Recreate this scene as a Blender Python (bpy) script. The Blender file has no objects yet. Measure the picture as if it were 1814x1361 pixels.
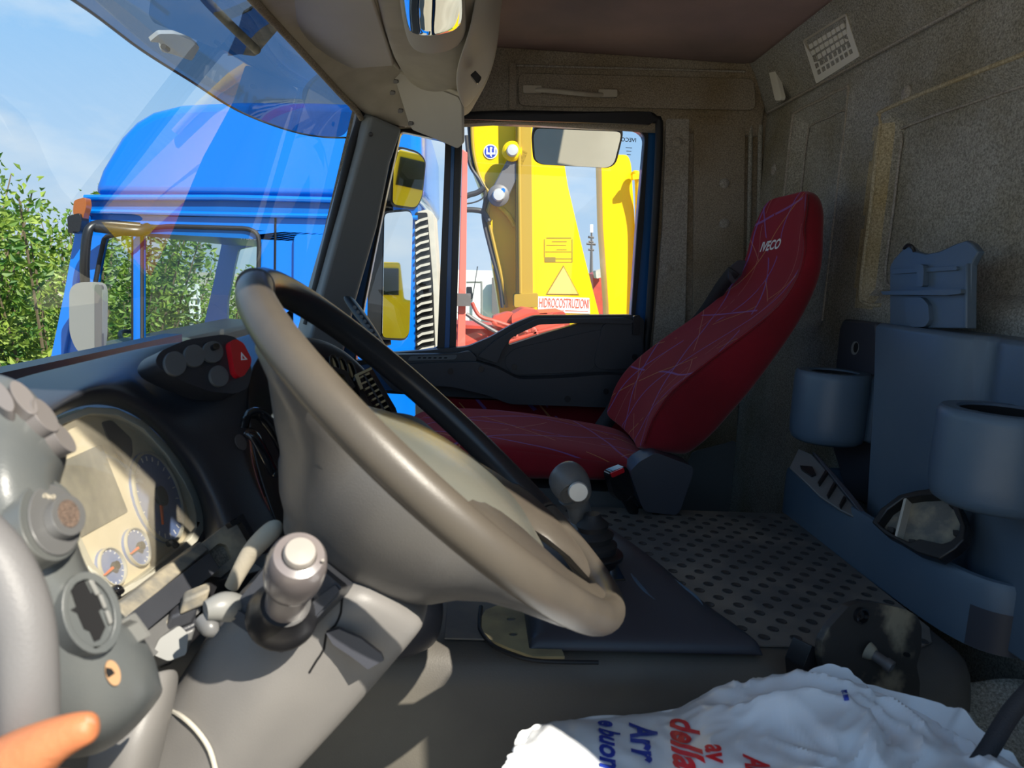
import bpy, bmesh, math, random
from mathutils import Vector, Matrix, noise
from mathutils.geometry import tessellate_polygon
random.seed(7)
V = Vector
scene = bpy.context.scene
C = scene.collection

# ------------------------------------------------------------------ camera
F_PX, CX, CY = 1300.0, 907.0, 680.5
_v = V((841 - CX, -(481 - CY), -F_PX)).normalized()       # direction straight across the cab, in camera axes
_u = V((math.sin(math.radians(2.5)), math.cos(math.radians(2.5)), 0))
_u = (_u - _u.dot(_v) * _v).normalized()
_x = _v.cross(_u)
ROT = Matrix((_x, _v, _u))                                # camera axes -> world
cam_d = bpy.data.cameras.new('camera')
cam = bpy.data.objects.new('camera', cam_d)
C.objects.link(cam)
cam.matrix_world = ROT.to_4x4()
cam_d.sensor_width = 36.0
cam_d.lens = 36.0 * F_PX / 1814.0
cam_d.clip_start = 0.02
cam_d.clip_end = 500
cam_d.dof.use_dof = True
cam_d.dof.focus_distance = 2.3
cam_d.dof.aperture_fstop = 11.0
scene.camera = cam

# ------------------------------------------------------------------ light
SUN_DIR = V((-0.42, 0.52, -0.635)).normalized()
sl = bpy.data.lights.new('sun', 'SUN')
sl.energy = 7.0
sl.angle = math.radians(0.55)
sl.color = (1.0, 0.93, 0.80)
sun = bpy.data.objects.new('sun', sl)
sun.rotation_euler = SUN_DIR.to_track_quat('-Z', 'Y').to_euler()
sun.location = (3, -4, 7)
C.objects.link(sun)

w = bpy.data.worlds.new('sky')
scene.world = w
w.use_nodes = True
nt = w.node_tree
nt.nodes.clear()
wo = nt.nodes.new('ShaderNodeOutputWorld')
bg = nt.nodes.new('ShaderNodeBackground')
tc = nt.nodes.new('ShaderNodeTexCoord')
sx = nt.nodes.new('ShaderNodeSeparateXYZ')
nt.links.new(tc.outputs['Generated'], sx.inputs[0])
rp = nt.nodes.new('ShaderNodeValToRGB')
e = rp.color_ramp.elements
e[0].position = 0.0; e[0].color = (0.46, 0.58, 0.72, 1)
e[1].position = 1.0; e[1].color = (0.12, 0.34, 0.68, 1)
x1 = e.new(0.25); x1.color = (0.24, 0.46, 0.74, 1)
nt.links.new(sx.outputs['Z'], rp.inputs[0])
nz = nt.nodes.new('ShaderNodeTexNoise')
nz.inputs['Scale'].default_value = 3.2
nz.inputs['Detail'].default_value = 7
nz.inputs['Roughness'].default_value = 0.55
mp = nt.nodes.new('ShaderNodeMapping')
mp.inputs['Scale'].default_value = (1, 1, 2.6)
nt.links.new(tc.outputs['Generated'], mp.inputs[0])
nt.links.new(mp.outputs[0], nz.inputs['Vector'])
r2 = nt.nodes.new('ShaderNodeValToRGB')
r2.color_ramp.elements[0].position = 0.48
r2.color_ramp.elements[1].position = 0.72
nt.links.new(nz.outputs['Fac'], r2.inputs[0])
mx = nt.nodes.new('ShaderNodeMixRGB')
mx.inputs[2].default_value = (0.62, 0.68, 0.74, 1)
nt.links.new(r2.outputs[0], mx.inputs[0])
nt.links.new(rp.outputs[0], mx.inputs[1])
nt.links.new(mx.outputs[0], bg.inputs['Color'])
bg.inputs['Strength'].default_value = 1.0
nt.links.new(bg.outputs[0], wo.inputs[0])

scene.view_settings.view_transform = 'Standard'
scene.view_settings.look = 'None'
scene.view_settings.exposure = 0.40
scene.view_settings.gamma = 1.0
scene.view_settings.use_curve_mapping = False

# ------------------------------------------------------------------ points from the photograph's rays, at true depths
def ray(px, py):
    return ROT @ V((px - CX, -(py - CY), -F_PX))
def P(px, py, y):
    d = ray(px, py); return d * (y / d.y)
def PX(px, py, x):
    d = ray(px, py); return d * (x / d.x)
def PZ(px, py, z):
    d = ray(px, py); return d * (z / d.z)
class Pl:
    """a plane: origin, normal (towards the viewer)"""
    def __init__(s, o, n):
        s.o = V(o); s.n = V(n).normalized()
        if s.n.dot(-s.o) < 0: s.n = -s.n
    def hit(s, px, py, h=0.0):
        d = ray(px, py); o = s.o + s.n * h
        return d * (o.dot(s.n) / d.dot(s.n))
    def up(s, h): return Pl(s.o + s.n * h, s.n)
def YP(y): return Pl((0, y, 0), (0, -1, 0))
def plane3(a, b, c): return Pl(a, (b - a).cross(c - a))
def ell(cx, cy, rx, ry, rot=0, n=28):
    c, s = math.cos(math.radians(rot)), math.sin(math.radians(rot))
    out = []
    for i in range(n):
        a = 2 * math.pi * i / n
        x, y = rx * math.cos(a), ry * math.sin(a)
        out.append((cx + x * c - y * s, cy + x * s + y * c))
    return out
def rnd(pts, r=8, n=4):
    """round the corners of a pixel outline"""
    out = []
    m = len(pts)
    for i in range(m):
        a, b, c = V(pts[i - 1]), V(pts[i]), V(pts[(i + 1) % m])
        d1, d2 = (a - b), (c - b)
        k1 = min(r, d1.length * .45); k2 = min(r, d2.length * .45)
        p, q = b + d1.normalized() * k1, b + d2.normalized() * k2
        for j in range(n + 1):
            t = j / n
            out.append(tuple((1 - t) ** 2 * p + 2 * t * (1 - t) * b + t * t * q))
    return out
def cat(pts, n=6, closed=False):
    """Catmull-Rom through points"""
    m = len(pts); out = []
    rng = range(m) if closed else range(m - 1)
    for i in rng:
        if closed: p0, p1, p2, p3 = pts[i - 1], pts[i], pts[(i + 1) % m], pts[(i + 2) % m]
        else: p0, p1, p2, p3 = pts[max(i - 1, 0)], pts[i], pts[i + 1], pts[min(i + 2, m - 1)]
        p0, p1, p2, p3 = V(p0), V(p1), V(p2), V(p3)
        for j in range(n):
            t = j / n
            out.append(0.5 * ((2 * p1) + (p2 - p0) * t + (2 * p0 - 5 * p1 + 4 * p2 - p3) * t * t + (3 * p1 - p0 - 3 * p2 + p3) * t ** 3))
    if not closed: out.append(V(pts[-1]))
    return out

# ------------------------------------------------------------------ materials
MATS = {}
def new_mat(name):
    m = bpy.data.materials.new(name); m.use_nodes = True; MATS[name] = m
    return m, m.node_tree, m.node_tree.nodes['Principled BSDF']
def mat(name, col, rough=0.5, metal=0.0, bump=0.0, bscale=300, col2=None, cscale=8, cmix=(0.4, 0.7), coat=0.0, spec=None, sheen=0, rough2=None, detail=5):
    m, t, b = new_mat(name)
    b.inputs['Base Color'].default_value = (*col, 1)
    b.inputs['Roughness'].default_value = rough
    b.inputs['Metallic'].default_value = metal
    if coat: b.inputs['Coat Weight'].default_value = coat; b.inputs['Coat Roughness'].default_value = 0.08
    if spec is not None: b.inputs['Specular IOR Level'].default_value = spec
    if sheen: b.inputs['Sheen Weight'].default_value = sheen
    co = t.nodes.new('ShaderNodeTexCoord')
    if col2:
        n = t.nodes.new('ShaderNodeTexNoise'); n.inputs['Scale'].default_value = cscale; n.inputs['Detail'].default_value = detail
        t.links.new(co.outputs['Object'], n.inputs['Vector'])
        r = t.nodes.new('ShaderNodeValToRGB')
        r.color_ramp.elements[0].position = cmix[0]; r.color_ramp.elements[0].color = (*col, 1)
        r.color_ramp.elements[1].position = cmix[1]; r.color_ramp.elements[1].color = (*col2, 1)
        t.links.new(n.outputs['Fac'], r.inputs[0]); t.links.new(r.outputs[0], b.inputs['Base Color'])
        if rough2 is not None:
            mr = t.nodes.new('ShaderNodeMapRange')
            mr.inputs['From Min'].default_value = cmix[0]; mr.inputs['From Max'].default_value = cmix[1]
            mr.inputs['To Min'].default_value = rough; mr.inputs['To Max'].default_value = rough2
            t.links.new(n.outputs['Fac'], mr.inputs[0]); t.links.new(mr.outputs[0], b.inputs['Roughness'])
    if bump:
        n2 = t.nodes.new('ShaderNodeTexNoise'); n2.inputs['Scale'].default_value = bscale; n2.inputs['Detail'].default_value = 2
        t.links.new(co.outputs['Object'], n2.inputs['Vector'])
        bp = t.nodes.new('ShaderNodeBump'); bp.inputs['Strength'].default_value = bump; bp.inputs['Distance'].default_value = 0.002
        t.links.new(n2.outputs['Fac'], bp.inputs['Height']); t.links.new(bp.outputs[0], b.inputs['Normal'])
    return m
def speckle(name, a, b_, c, scale=260, stain=None):
    """felt-like grey lining with light specks and broad dirt"""
    m, t, b = new_mat(name)
    co = t.nodes.new('ShaderNodeTexCoord')
    n = t.nodes.new('ShaderNodeTexNoise'); n.inputs['Scale'].default_value = scale; n.inputs['Detail'].default_value = 3; n.inputs['Roughness'].default_value = .8
    t.links.new(co.outputs['Object'], n.inputs['Vector'])
    r = t.nodes.new('ShaderNodeValToRGB')
    r.color_ramp.elements[0].position = .36; r.color_ramp.elements[0].color = (*a, 1)
    r.color_ramp.elements[1].position = .66; r.color_ramp.elements[1].color = (*b_, 1)
    t.links.new(n.outputs['Fac'], r.inputs[0])
    n2 = t.nodes.new('ShaderNodeTexNoise'); n2.inputs['Scale'].default_value = 3.5; n2.inputs['Detail'].default_value = 5
    t.links.new(co.outputs['Object'], n2.inputs['Vector'])
    r2 = t.nodes.new('ShaderNodeValToRGB'); r2.color_ramp.elements[0].position = .42; r2.color_ramp.elements[1].position = .68
    t.links.new(n2.outputs['Fac'], r2.inputs[0])
    mx = t.nodes.new('ShaderNodeMixRGB'); mx.blend_type = 'MULTIPLY'; mx.inputs[2].default_value = (*c, 1)
    t.links.new(r2.outputs[0], mx.inputs[0]); t.links.new(r.outputs[0], mx.inputs[1]); t.links.new(mx.outputs[0], b.inputs['Base Color'])
    b.inputs['Roughness'].default_value = .95
    b.inputs['Specular IOR Level'].default_value = .15
    bp = t.nodes.new('ShaderNodeBump'); bp.inputs['Strength'].default_value = .5; bp.inputs['Distance'].default_value = .0015
    t.links.new(n.outputs['Fac'], bp.inputs['Height']); t.links.new(bp.outputs[0], b.inputs['Normal'])
    return m
def glass(name, tint=(.93, .97, .98), ior=1.5, boost=1.0, extra=0.06):
    m, t, b = new_mat(name)
    t.nodes.remove(b)
    out = [n for n in t.nodes if n.type == 'OUTPUT_MATERIAL'][0]
    tr = t.nodes.new('ShaderNodeBsdfTransparent'); tr.inputs[0].default_value = (*tint, 1)
    gl = t.nodes.new('ShaderNodeBsdfGlossy'); gl.inputs['Roughness'].default_value = 0.0
    fr = t.nodes.new('ShaderNodeFresnel'); fr.inputs['IOR'].default_value = ior
    ge = t.nodes.new('ShaderNodeNewGeometry')
    # single sheet: take the same Fresnel from both sides
    mt = t.nodes.new('ShaderNodeMath'); mt.operation = 'MULTIPLY_ADD'; mt.inputs[1].default_value = boost; mt.inputs[2].default_value = extra
    lw = t.nodes.new('ShaderNodeLayerWeight'); lw.inputs['Blend'].default_value = 0.5
    pw = t.nodes.new('ShaderNodeMath'); pw.operation = 'POWER'; pw.inputs[1].default_value = 5      # Schlick, same from both sides of the sheet
    t.links.new(lw.outputs['Facing'], pw.inputs[0]); t.links.new(pw.outputs[0], mt.inputs[0])
    mix = t.nodes.new('ShaderNodeMixShader')
    t.links.new(mt.outputs[0], mix.inputs[0]); t.links.new(tr.outputs[0], mix.inputs[1]); t.links.new(gl.outputs[0], mix.inputs[2])
    t.links.new(mix.outputs[0], out.inputs[0])
    return m

mat('dash', (.028, .031, .040), .38, bump=.18, bscale=900, col2=(.045, .047, .055), cscale=5)
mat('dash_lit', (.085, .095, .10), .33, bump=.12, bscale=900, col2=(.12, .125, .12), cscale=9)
mat('black', (.012, .012, .014), .35)
mat('gloss_black', (.008, .008, .010), .06, coat=.6)
mat('rubber', (.014, .014, .016), .6, bump=.2)
mat('hole', (.004, .004, .005), .9)
mat('wheelblack_shade', (.02, .021, .024), .28, bump=.05, bscale=1100)
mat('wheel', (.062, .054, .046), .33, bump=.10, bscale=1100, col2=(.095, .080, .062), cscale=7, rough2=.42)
mat('hub', (.075, .074, .076), .36, bump=.15, bscale=900, col2=(.10, .095, .09), cscale=6)
mat('bagcover', (.115, .12, .105), .24, bump=.12, bscale=700, col2=(.145, .14, .115), cscale=9)
mat('column', (.165, .158, .152), .48, bump=.12, bscale=900, col2=(.20, .19, .18), cscale=7)
mat('dusty', (.15, .145, .13), .8, bump=.4, bscale=120, col2=(.36, .31, .22), cscale=35)
mat('tunnel', (.085, .078, .070), .5, bump=.15, bscale=500, col2=(.13, .12, .10), cscale=5)
mat('mat_top', (.11, .108, .105), .62, bump=.25, bscale=420, col2=(.27, .235, .19), cscale=7, cmix=(.42, .78))
mat('stud', (.045, .043, .042), .5)
mat('console_blue', (.070, .112, .165), .40, bump=.12, bscale=700, col2=(.10, .14, .185), cscale=4)
mat('console_dark', (.045, .048, .062), .42, bump=.1, bscale=800)
mat('door_plastic', (.034, .035, .042), .40, bump=.2, bscale=900)
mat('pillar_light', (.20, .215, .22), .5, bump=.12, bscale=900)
mat('pillar', (.12, .128, .132), .5, bump=.12, bscale=900)
mat('beige', (.48, .43, .34), .65, bump=.15, bscale=500, col2=(.40, .35, .27), cscale=14)
mat('visor', (.46, .42, .36), .6, bump=.1, bscale=700, col2=(.52, .48, .42), cscale=4)
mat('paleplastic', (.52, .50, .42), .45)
mat('dirtyplate', (.44, .37, .20), .8, bump=.3, bscale=80, col2=(.30, .25, .15), cscale=20)
mat('grey', (.22, .22, .21), .4)
mat('midgrey', (.13, .13, .13), .35)
mat('stalkm', (.22, .19, .18), .25, coat=.3, col2=(.16, .14, .14), cscale=14)
mat('stalkcap', (.33, .30, .27), .3)
mat('silver', (.58, .58, .56), .35, metal=.3)
mat('chrome', (.85, .86, .88), .03, metal=1)
mat('mirror', (.82, .85, .86), .015, metal=1)
mat('red', (.62, .012, .02), .3, coat=.4)
mat('orange', (.9, .16, .02), .5)
mat('white', (.85, .85, .85), .5)
mat('belt', (.02, .02, .025), .7, bump=.4, bscale=700)
mat('skin', (.50, .165, .065), .55, bump=.25, bscale=260, col2=(.58, .225, .10), cscale=22)
MATS['skin'].node_tree.nodes['Principled BSDF'].inputs['Subsurface Weight'].default_value = .15
MATS['skin'].node_tree.nodes['Principled BSDF'].inputs['Subsurface Radius'].default_value = (.02, .006, .003)
mat('nail', (.60, .27, .16), .22, coat=.3)
mat('blue', (.0, .155, .66), .22, coat=.5)
mat('blue_dark', (.0, .11, .42), .3)
mat('blueframe', (.01, .10, .30), .3, coat=.4)
mat('yellow', (.80, .50, .0), .35, coat=.1, col2=(.84, .56, .0), cscale=2)
mat('yellow_dark', (.40, .26, .02), .5)
mat('redpaint', (.55, .075, .045), .5, bump=.2, bscale=30, col2=(.40, .06, .04), cscale=8)
mat('pinkpole', (.78, .16, .12), .5)
mat('offwhite', (.85, .86, .87), .5)
mat('cream', (.75, .72, .62), .55)
mat('greige', (.50, .47, .40), .6, col2=(.42, .40, .35), cscale=12)
mat('steel', (.16, .15, .15), .55, metal=.4)
mat('hose', (.03, .028, .03), .5)
mat('ground', (.35, .30, .22), .95, bump=.6, bscale=10, col2=(.46, .40, .30), cscale=1.2)
mat('grass', (.10, .20, .03), .9, bump=.6, bscale=30, col2=(.20, .28, .06), cscale=3)
mat('bark', (.16, .12, .07), .9)
mat('inkred', (.80, .02, .03), .4)
mat('inkblue', (.02, .05, .40), .4)
mat('stickerred', (.75, .12, .06), .5)
mat('warnorange', (.80, .50, .14), .5)
mat('decal_ink', (.25, .18, .02), .5)
mat('dialblue', (.15, .22, .46), .4, col2=(.24, .30, .50), cscale=40)
mat('clusterface', (.72, .63, .46), .6)
mat('lcd', (.16, .155, .135), .5, col2=(.22, .21, .17), cscale=60)
mat('meshgrille', (.30, .27, .22), .7, bump=1.0, bscale=900, col2=(.10, .09, .08), cscale=500)
mat('rustmesh', (.22, .15, .11), .7, bump=1.0, bscale=900, col2=(.08, .06, .05), cscale=600)
mat('lampbrown', (.30, .09, .02), .3)
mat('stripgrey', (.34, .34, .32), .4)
mat('vent_reflection', (.32, .25, .13), .3)  # yellowish reflections on the vents put into the slat colour
mat('display_reflection', (.75, .48, .03), .12, coat=.6)  # yellow reflection on the display put into its base colour
mat('orangey', (.42, .25, .13), .6)
mat('midbutton', (.17, .155, .15), .35)
mat('handlegrey', (.17, .165, .165), .5, bump=.15, bscale=800)
mat('dirtybracket', (.035, .032, .03), .45, bump=.2, bscale=60, col2=(.30, .25, .17), cscale=9, cmix=(.57, .64), rough2=.8)
speckle('felt', (.17, .165, .145), (.50, .48, .43), (.72, .66, .52))
speckle('felt_brown', (.19, .16, .125), (.42, .36, .28), (.75, .66, .5))
speckle('felt_pillar', (.22, .20, .18), (.50, .46, .40), (.85, .8, .7))
speckle('felt_yellow', (.27, .23, .15), (.64, .56, .40), (.8, .7, .5))
mat('ceilingcloth', (.42, .28, .24), .95, bump=.3, bscale=400, col2=(.20, .16, .15), cscale=2.2, cmix=(.35, .7))
glass('glass', boost=.9)
glass('windscreen', (.90, .96, .98), boost=1.1, extra=.045)
glass('smoked', (.20, .23, .28), boost=.45)
glass('lens', (.92, .92, .90), boost=.5, extra=.04)
glass('truckglass', (.62, .74, .72), boost=.8)
MATS['yellow'].node_tree.nodes['Principled BSDF'].inputs['Specular IOR Level'].default_value = .3

# dusty instrument lens: clear sheet with a film of dust on it
m = MATS['lens']; t = m.node_tree
out = [n for n in t.nodes if n.type == 'OUTPUT_MATERIAL'][0]
prev = out.inputs[0].links[0].from_socket
df = t.nodes.new('ShaderNodeBsdfDiffuse'); df.inputs[0].default_value = (.62, .56, .44, 1)
dn = t.nodes.new('ShaderNodeTexNoise'); dn.inputs['Scale'].default_value = 14; dn.inputs['Detail'].default_value = 6
dr = t.nodes.new('ShaderNodeMapRange'); dr.inputs['From Min'].default_value = .3; dr.inputs['From Max'].default_value = .7; dr.inputs['To Min'].default_value = .10; dr.inputs['To Max'].default_value = .34
dc = t.nodes.new('ShaderNodeTexCoord'); t.links.new(dc.outputs['Object'], dn.inputs['Vector']); t.links.new(dn.outputs['Fac'], dr.inputs[0])
dm_ = t.nodes.new('ShaderNodeMixShader'); t.links.new(dr.outputs[0], dm_.inputs[0]); t.links.new(prev, dm_.inputs[1]); t.links.new(df.outputs[0], dm_.inputs[2]); t.links.new(dm_.outputs[0], out.inputs[0])

# leaves: thin, slightly translucent
m, t, b = new_mat('leaf')
oi = t.nodes.new('ShaderNodeTexNoise'); co = t.nodes.new('ShaderNodeTexCoord'); oi.inputs['Scale'].default_value = 6
t.links.new(co.outputs['Object'], oi.inputs['Vector'])
r = t.nodes.new('ShaderNodeValToRGB'); r.color_ramp.elements[0].position = .38; r.color_ramp.elements[0].color = (.06, .17, .02, 1); r.color_ramp.elements[1].position = .64; r.color_ramp.elements[1].color = (.36, .46, .07, 1)
t.links.new(oi.outputs['Fac'], r.inputs[0]); t.links.new(r.outputs[0], b.inputs['Base Color'])
b.inputs['Roughness'].default_value = .5
tl = t.nodes.new('ShaderNodeBsdfTranslucent'); t.links.new(r.outputs[0], tl.inputs[0])
ms = t.nodes.new('ShaderNodeMixShader'); ms.inputs[0].default_value = .35
out = [n for n in t.nodes if n.type == 'OUTPUT_MATERIAL'][0]
t.links.new(b.outputs[0], ms.inputs[1]); t.links.new(tl.outputs[0], ms.inputs[2]); t.links.new(ms.outputs[0], out.inputs[0])

# white carrier bag film
m, t, b = new_mat('film')
b.inputs['Base Color'].default_value = (.86, .89, .94, 1); b.inputs['Roughness'].default_value = .28
b.inputs['Subsurface Weight'].default_value = .3; b.inputs['Subsurface Radius'].default_value = (.02, .02, .02)

def seat_fabric(name, base, sideway=False):
    """red velour with sparse crossing pen-like lines in blue and ochre"""
    m, t, b = new_mat(name)
    co = t.nodes.new('ShaderNodeTexCoord')
    cur = t.nodes.new('ShaderNodeRGB'); cur.outputs[0].default_value = (*base, 1)
    n = t.nodes.new('ShaderNodeTexNoise'); n.inputs['Scale'].default_value = 5
    t.links.new(co.outputs['Object'], n.inputs['Vector'])
    mr = t.nodes.new('ShaderNodeMixRGB'); mr.blend_type = 'MULTIPLY'; mr.inputs[2].default_value = (.62, .6, .62, 1)
    t.links.new(n.outputs['Fac'], mr.inputs[0]); t.links.new(cur.outputs[0], mr.inputs[1])
    last = mr.outputs[0]
    specs = [(28, (.13, .12, .42), .075, .0045, 11), (-38, (.13, .13, .42), .09, .0045, 23), (82, (.20, .14, .44), .11, .004, 5),
             (58, (.60, .32, .10), .08, .0022, 31), (-62, (.55, .25, .14), .10, .002, 47), (8, (.50, .24, .18), .12, .002, 61)]
    for ang, col, per, wid, seed in specs:
        a = math.radians(ang)
        vm = t.nodes.new('ShaderNodeVectorMath'); vm.operation = 'DOT_PRODUCT'
        # fabric lies mostly in the (Y, along-the-back) plane
        vm.inputs[1].default_value = (math.sin(a) * .7, math.cos(a), math.sin(a) * .7)
        t.links.new(co.outputs['Object'], vm.inputs[0])
        nd = t.nodes.new('ShaderNodeTexNoise'); nd.inputs['Scale'].default_value = 4; nd.inputs['Detail'].default_value = 1
        off = t.nodes.new('ShaderNodeVectorMath'); off.operation = 'ADD'; off.inputs[1].default_value = (seed, seed * .3, 0)
        t.links.new(co.outputs['Object'], off.inputs[0]); t.links.new(off.outputs[0], nd.inputs['Vector'])
        ad = t.nodes.new('ShaderNodeMath'); ad.operation = 'MULTIPLY_ADD'; ad.inputs[1].default_value = .035; t.links.new(nd.outputs['Fac'], ad.inputs[0]); t.links.new(vm.outputs['Value'], ad.inputs[2])
        pp = t.nodes.new('ShaderNodeMath'); pp.operation = 'PINGPONG'; pp.inputs[1].default_value = per; t.links.new(ad.outputs[0], pp.inputs[0])
        lt = t.nodes.new('ShaderNodeMath'); lt.operation = 'LESS_THAN'; lt.inputs[1].default_value = wid * .6; t.links.new(pp.outputs[0], lt.inputs[0])
        n3 = t.nodes.new('ShaderNodeTexNoise'); n3.inputs['Scale'].default_value = 9; t.links.new(off.outputs[0], n3.inputs['Vector'])
        g = t.nodes.new('ShaderNodeMath'); g.operation = 'GREATER_THAN'; g.inputs[1].default_value = .42; t.links.new(n3.outputs['Fac'], g.inputs[0])
        mu = t.nodes.new('ShaderNodeMath'); mu.operation = 'MULTIPLY'; t.links.new(lt.outputs[0], mu.inputs[0]); t.links.new(g.outputs[0], mu.inputs[1])
        m2 = t.nodes.new('ShaderNodeMath'); m2.operation = 'MULTIPLY'; m2.inputs[1].default_value = .55; t.links.new(mu.outputs[0], m2.inputs[0])
        mi = t.nodes.new('ShaderNodeMixRGB'); mi.inputs[2].default_value = (*col, 1)
        t.links.new(m2.outputs[0], mi.inputs[0]); t.links.new(last, mi.inputs[1]); last = mi.outputs[0]
    t.links.new(last, b.inputs['Base Color'])
    b.inputs['Roughness'].default_value = .9; b.inputs['Sheen Weight'].default_value = .25
    b.inputs['Sheen Tint'].default_value = (1, .3, .3, 1); b.inputs['Specular IOR Level'].default_value = .2
    return m
seat_fabric('fabric', (.27, .009, .018))
mat('redplain', (.22, .007, .015), .9, sheen=.2, spec=.2, col2=(.15, .006, .011), cscale=6, bump=.2, bscale=600)

# ------------------------------------------------------------------ object helpers
WORLD = {}
def tag(o, label=None, cat_=None, group=None, kind=None):
    if label: o['label'] = label
    if cat_: o['category'] = cat_
    if group: o['group'] = group
    if kind: o['kind'] = kind
    return o
def thing(name, label, cat_, loc=(0, 0, 0), group=None):
    o = bpy.data.objects.new(name, None); C.objects.link(o); o.location = loc; o.empty_display_size = .05
    WORLD[o] = Matrix.Translation(V(loc))
    return tag(o, label, cat_, group)
def attach(o, parent, world=None):
    world = world or Matrix.Identity(4)
    if parent:
        o.parent = parent
        o.matrix_local = WORLD[parent].inverted() @ world
    else:
        o.matrix_world = world
    WORLD[o] = world
def link_mesh(name, me, m, parent=None, smooth=True, bevel=0, sub=0, solid=0, world=None, solid_off=-1, bseg=2, ang=32):
    if m: me.materials.append(MATS[m] if isinstance(m, str) else m)
    o = bpy.data.objects.new(name, me); C.objects.link(o)
    attach(o, parent, world)
    if smooth:
        for p in me.polygons: p.use_smooth = True
    if solid:
        md = o.modifiers.new('solid', 'SOLIDIFY'); md.thickness = solid; md.offset = solid_off
    if bevel:
        md = o.modifiers.new('bevel', 'BEVEL'); md.width = bevel; md.segments = bseg; md.limit_method = 'ANGLE'; md.angle_limit = math.radians(ang); md.harden_normals = False
    if sub:
        md = o.modifiers.new('sub', 'SUBSURF'); md.levels = sub; md.render_levels = sub
    if smooth and (bevel or not sub):
        try: me.set_sharp_from_angle(angle=math.radians(38))
        except Exception: pass
    return o
def mesh(name, vs, fs, m, parent=None, fix=True, **k):
    me = bpy.data.meshes.new(name); me.from_pydata([tuple(v) for v in vs], [], fs); me.update()
    if fix:
        bm = bmesh.new(); bm.from_mesh(me); bmesh.ops.recalc_face_normals(bm, faces=bm.faces); bm.to_mesh(me); bm.free()
    return link_mesh(name, me, m, parent, **k)
def prism_geo(loops, ex):
    """loops[0] outer, others holes (3-D); ex: extrusion vector"""
    vs, fs = [], []
    flat = [v for l in loops for v in l]
    n = len(flat)
    tri = tessellate_polygon([[V(v) for v in l] for l in loops])
    vs = [V(v) for v in flat] + [V(v) + ex for v in flat]
    for a, b_, c in tri:
        fs.append((a, b_, c)); fs.append((a + n, c + n, b_ + n))
    k = 0
    for l in loops:
        m_ = len(l)
        for i in range(m_):
            j = (i + 1) % m_
            fs.append((k + i, k + j, k + j + n, k + i + n))
        k += m_
    return vs, fs
def prism(name, loops, ex, m, parent=None, **k):
    if not isinstance(loops[0][0], (list, tuple, Vector)): loops = [loops]
    vs, fs = prism_geo(loops, V(ex))
    k.setdefault('smooth', True)
    return mesh(name, vs, fs, m, parent, **k)
def plate(name, px, pl, m, parent=None, h0=0.0, h1=0.005, holes=(), **k):
    """pixel outline laid on plane pl, from height h0 to h1 above it (towards the viewer)"""
    f = lambda l: [pl.hit(x, y) + pl.n * h0 for x, y in l]
    return prism(name, [f(px)] + [f(h) for h in holes], pl.n * (h1 - h0), m, parent, **k)
def grid(name, rows, m, parent=None, solid=.01, sub=2, **k):
    """rows of 3-D points, quads between; thickened away from the viewer"""
    vs = [p for r in rows for p in r]; nc = len(rows[0]); fs = []
    for i in range(len(rows) - 1):
        for j in range(nc - 1):
            fs.append((i * nc + j, i * nc + j + 1, (i + 1) * nc + j + 1, (i + 1) * nc + j))
    # normals towards the viewer
    c = sum((V(v) for v in vs), V()) / len(vs)
    nn = V()
    for f in fs:
        a, b_, c_ = V(vs[f[0]]), V(vs[f[1]]), V(vs[f[2]]); nn += (b_ - a).cross(c_ - a)
    if nn.dot(-c) < 0: fs = [tuple(reversed(f)) for f in fs]
    return mesh(name, vs, fs, m, parent, fix=False, solid=solid, sub=sub, **k)
def pgrid(name, rows, m, parent=None, **k):
    return grid(name, [[P(*p) for p in r] for r in rows], m, parent, **k)
def loft(name, rings, m, parent=None, cap=True, closed=True, **k):
    n = len(rings[0]); vs = [v for r in rings for v in r]; fs = []
    for i in range(len(rings) - 1):
        for j in range(n if closed else n - 1):
            fs.append((i * n + j, i * n + (j + 1) % n, (i + 1) * n + (j + 1) % n, (i + 1) * n + j))
    if cap:
        fs.append(tuple(range(n))); fs.append(tuple(range((len(rings) - 1) * n, len(rings) * n)))
    return mesh(name, vs, fs, m, parent, **k)
def frame_of(d, hint=V((0, 0, 1))):
    d = d.normalized()
    if abs(d.dot(hint)) > .95: hint = V((1, 0, 0))
    a = d.cross(hint).normalized(); return a, a.cross(d).normalized()
def tube_rings(path, rad, seg=14, flat=1.0, hint=V((0, 0, 1))):
    rings = []; n = len(path); a = None
    for i, p in enumerate(path):
        d = (path[min(i + 1, n - 1)] - path[max(i - 1, 0)]).normalized()
        if a is None: a, b_ = frame_of(d, hint)
        else:
            a = (a - a.dot(d) * d).normalized(); b_ = d.cross(a) * -1
        r_ = rad[i] if isinstance(rad, (list, tuple)) else rad
        rings.append([p + (a * math.cos(2 * math.pi * j / seg) + b_ * math.sin(2 * math.pi * j / seg) * flat) * r_ for j in range(seg)])
    return rings
def tube(name, pts, rad, m, parent=None, seg=14, n=6, flat=1.0, hint=V((0, 0, 1)), **k):
    pts = [V(p) for p in pts]
    if isinstance(rad, (list, tuple)):
        rr = cat([V((r_, 0, 0)) for r_ in rad], n); rad = [v.x for v in rr]
    path = cat(pts, n) if len(pts) > 2 or n > 1 and isinstance(rad, list) else pts
    return loft(name, tube_rings(path, rad, seg, flat, hint), m, parent, **k)
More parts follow.
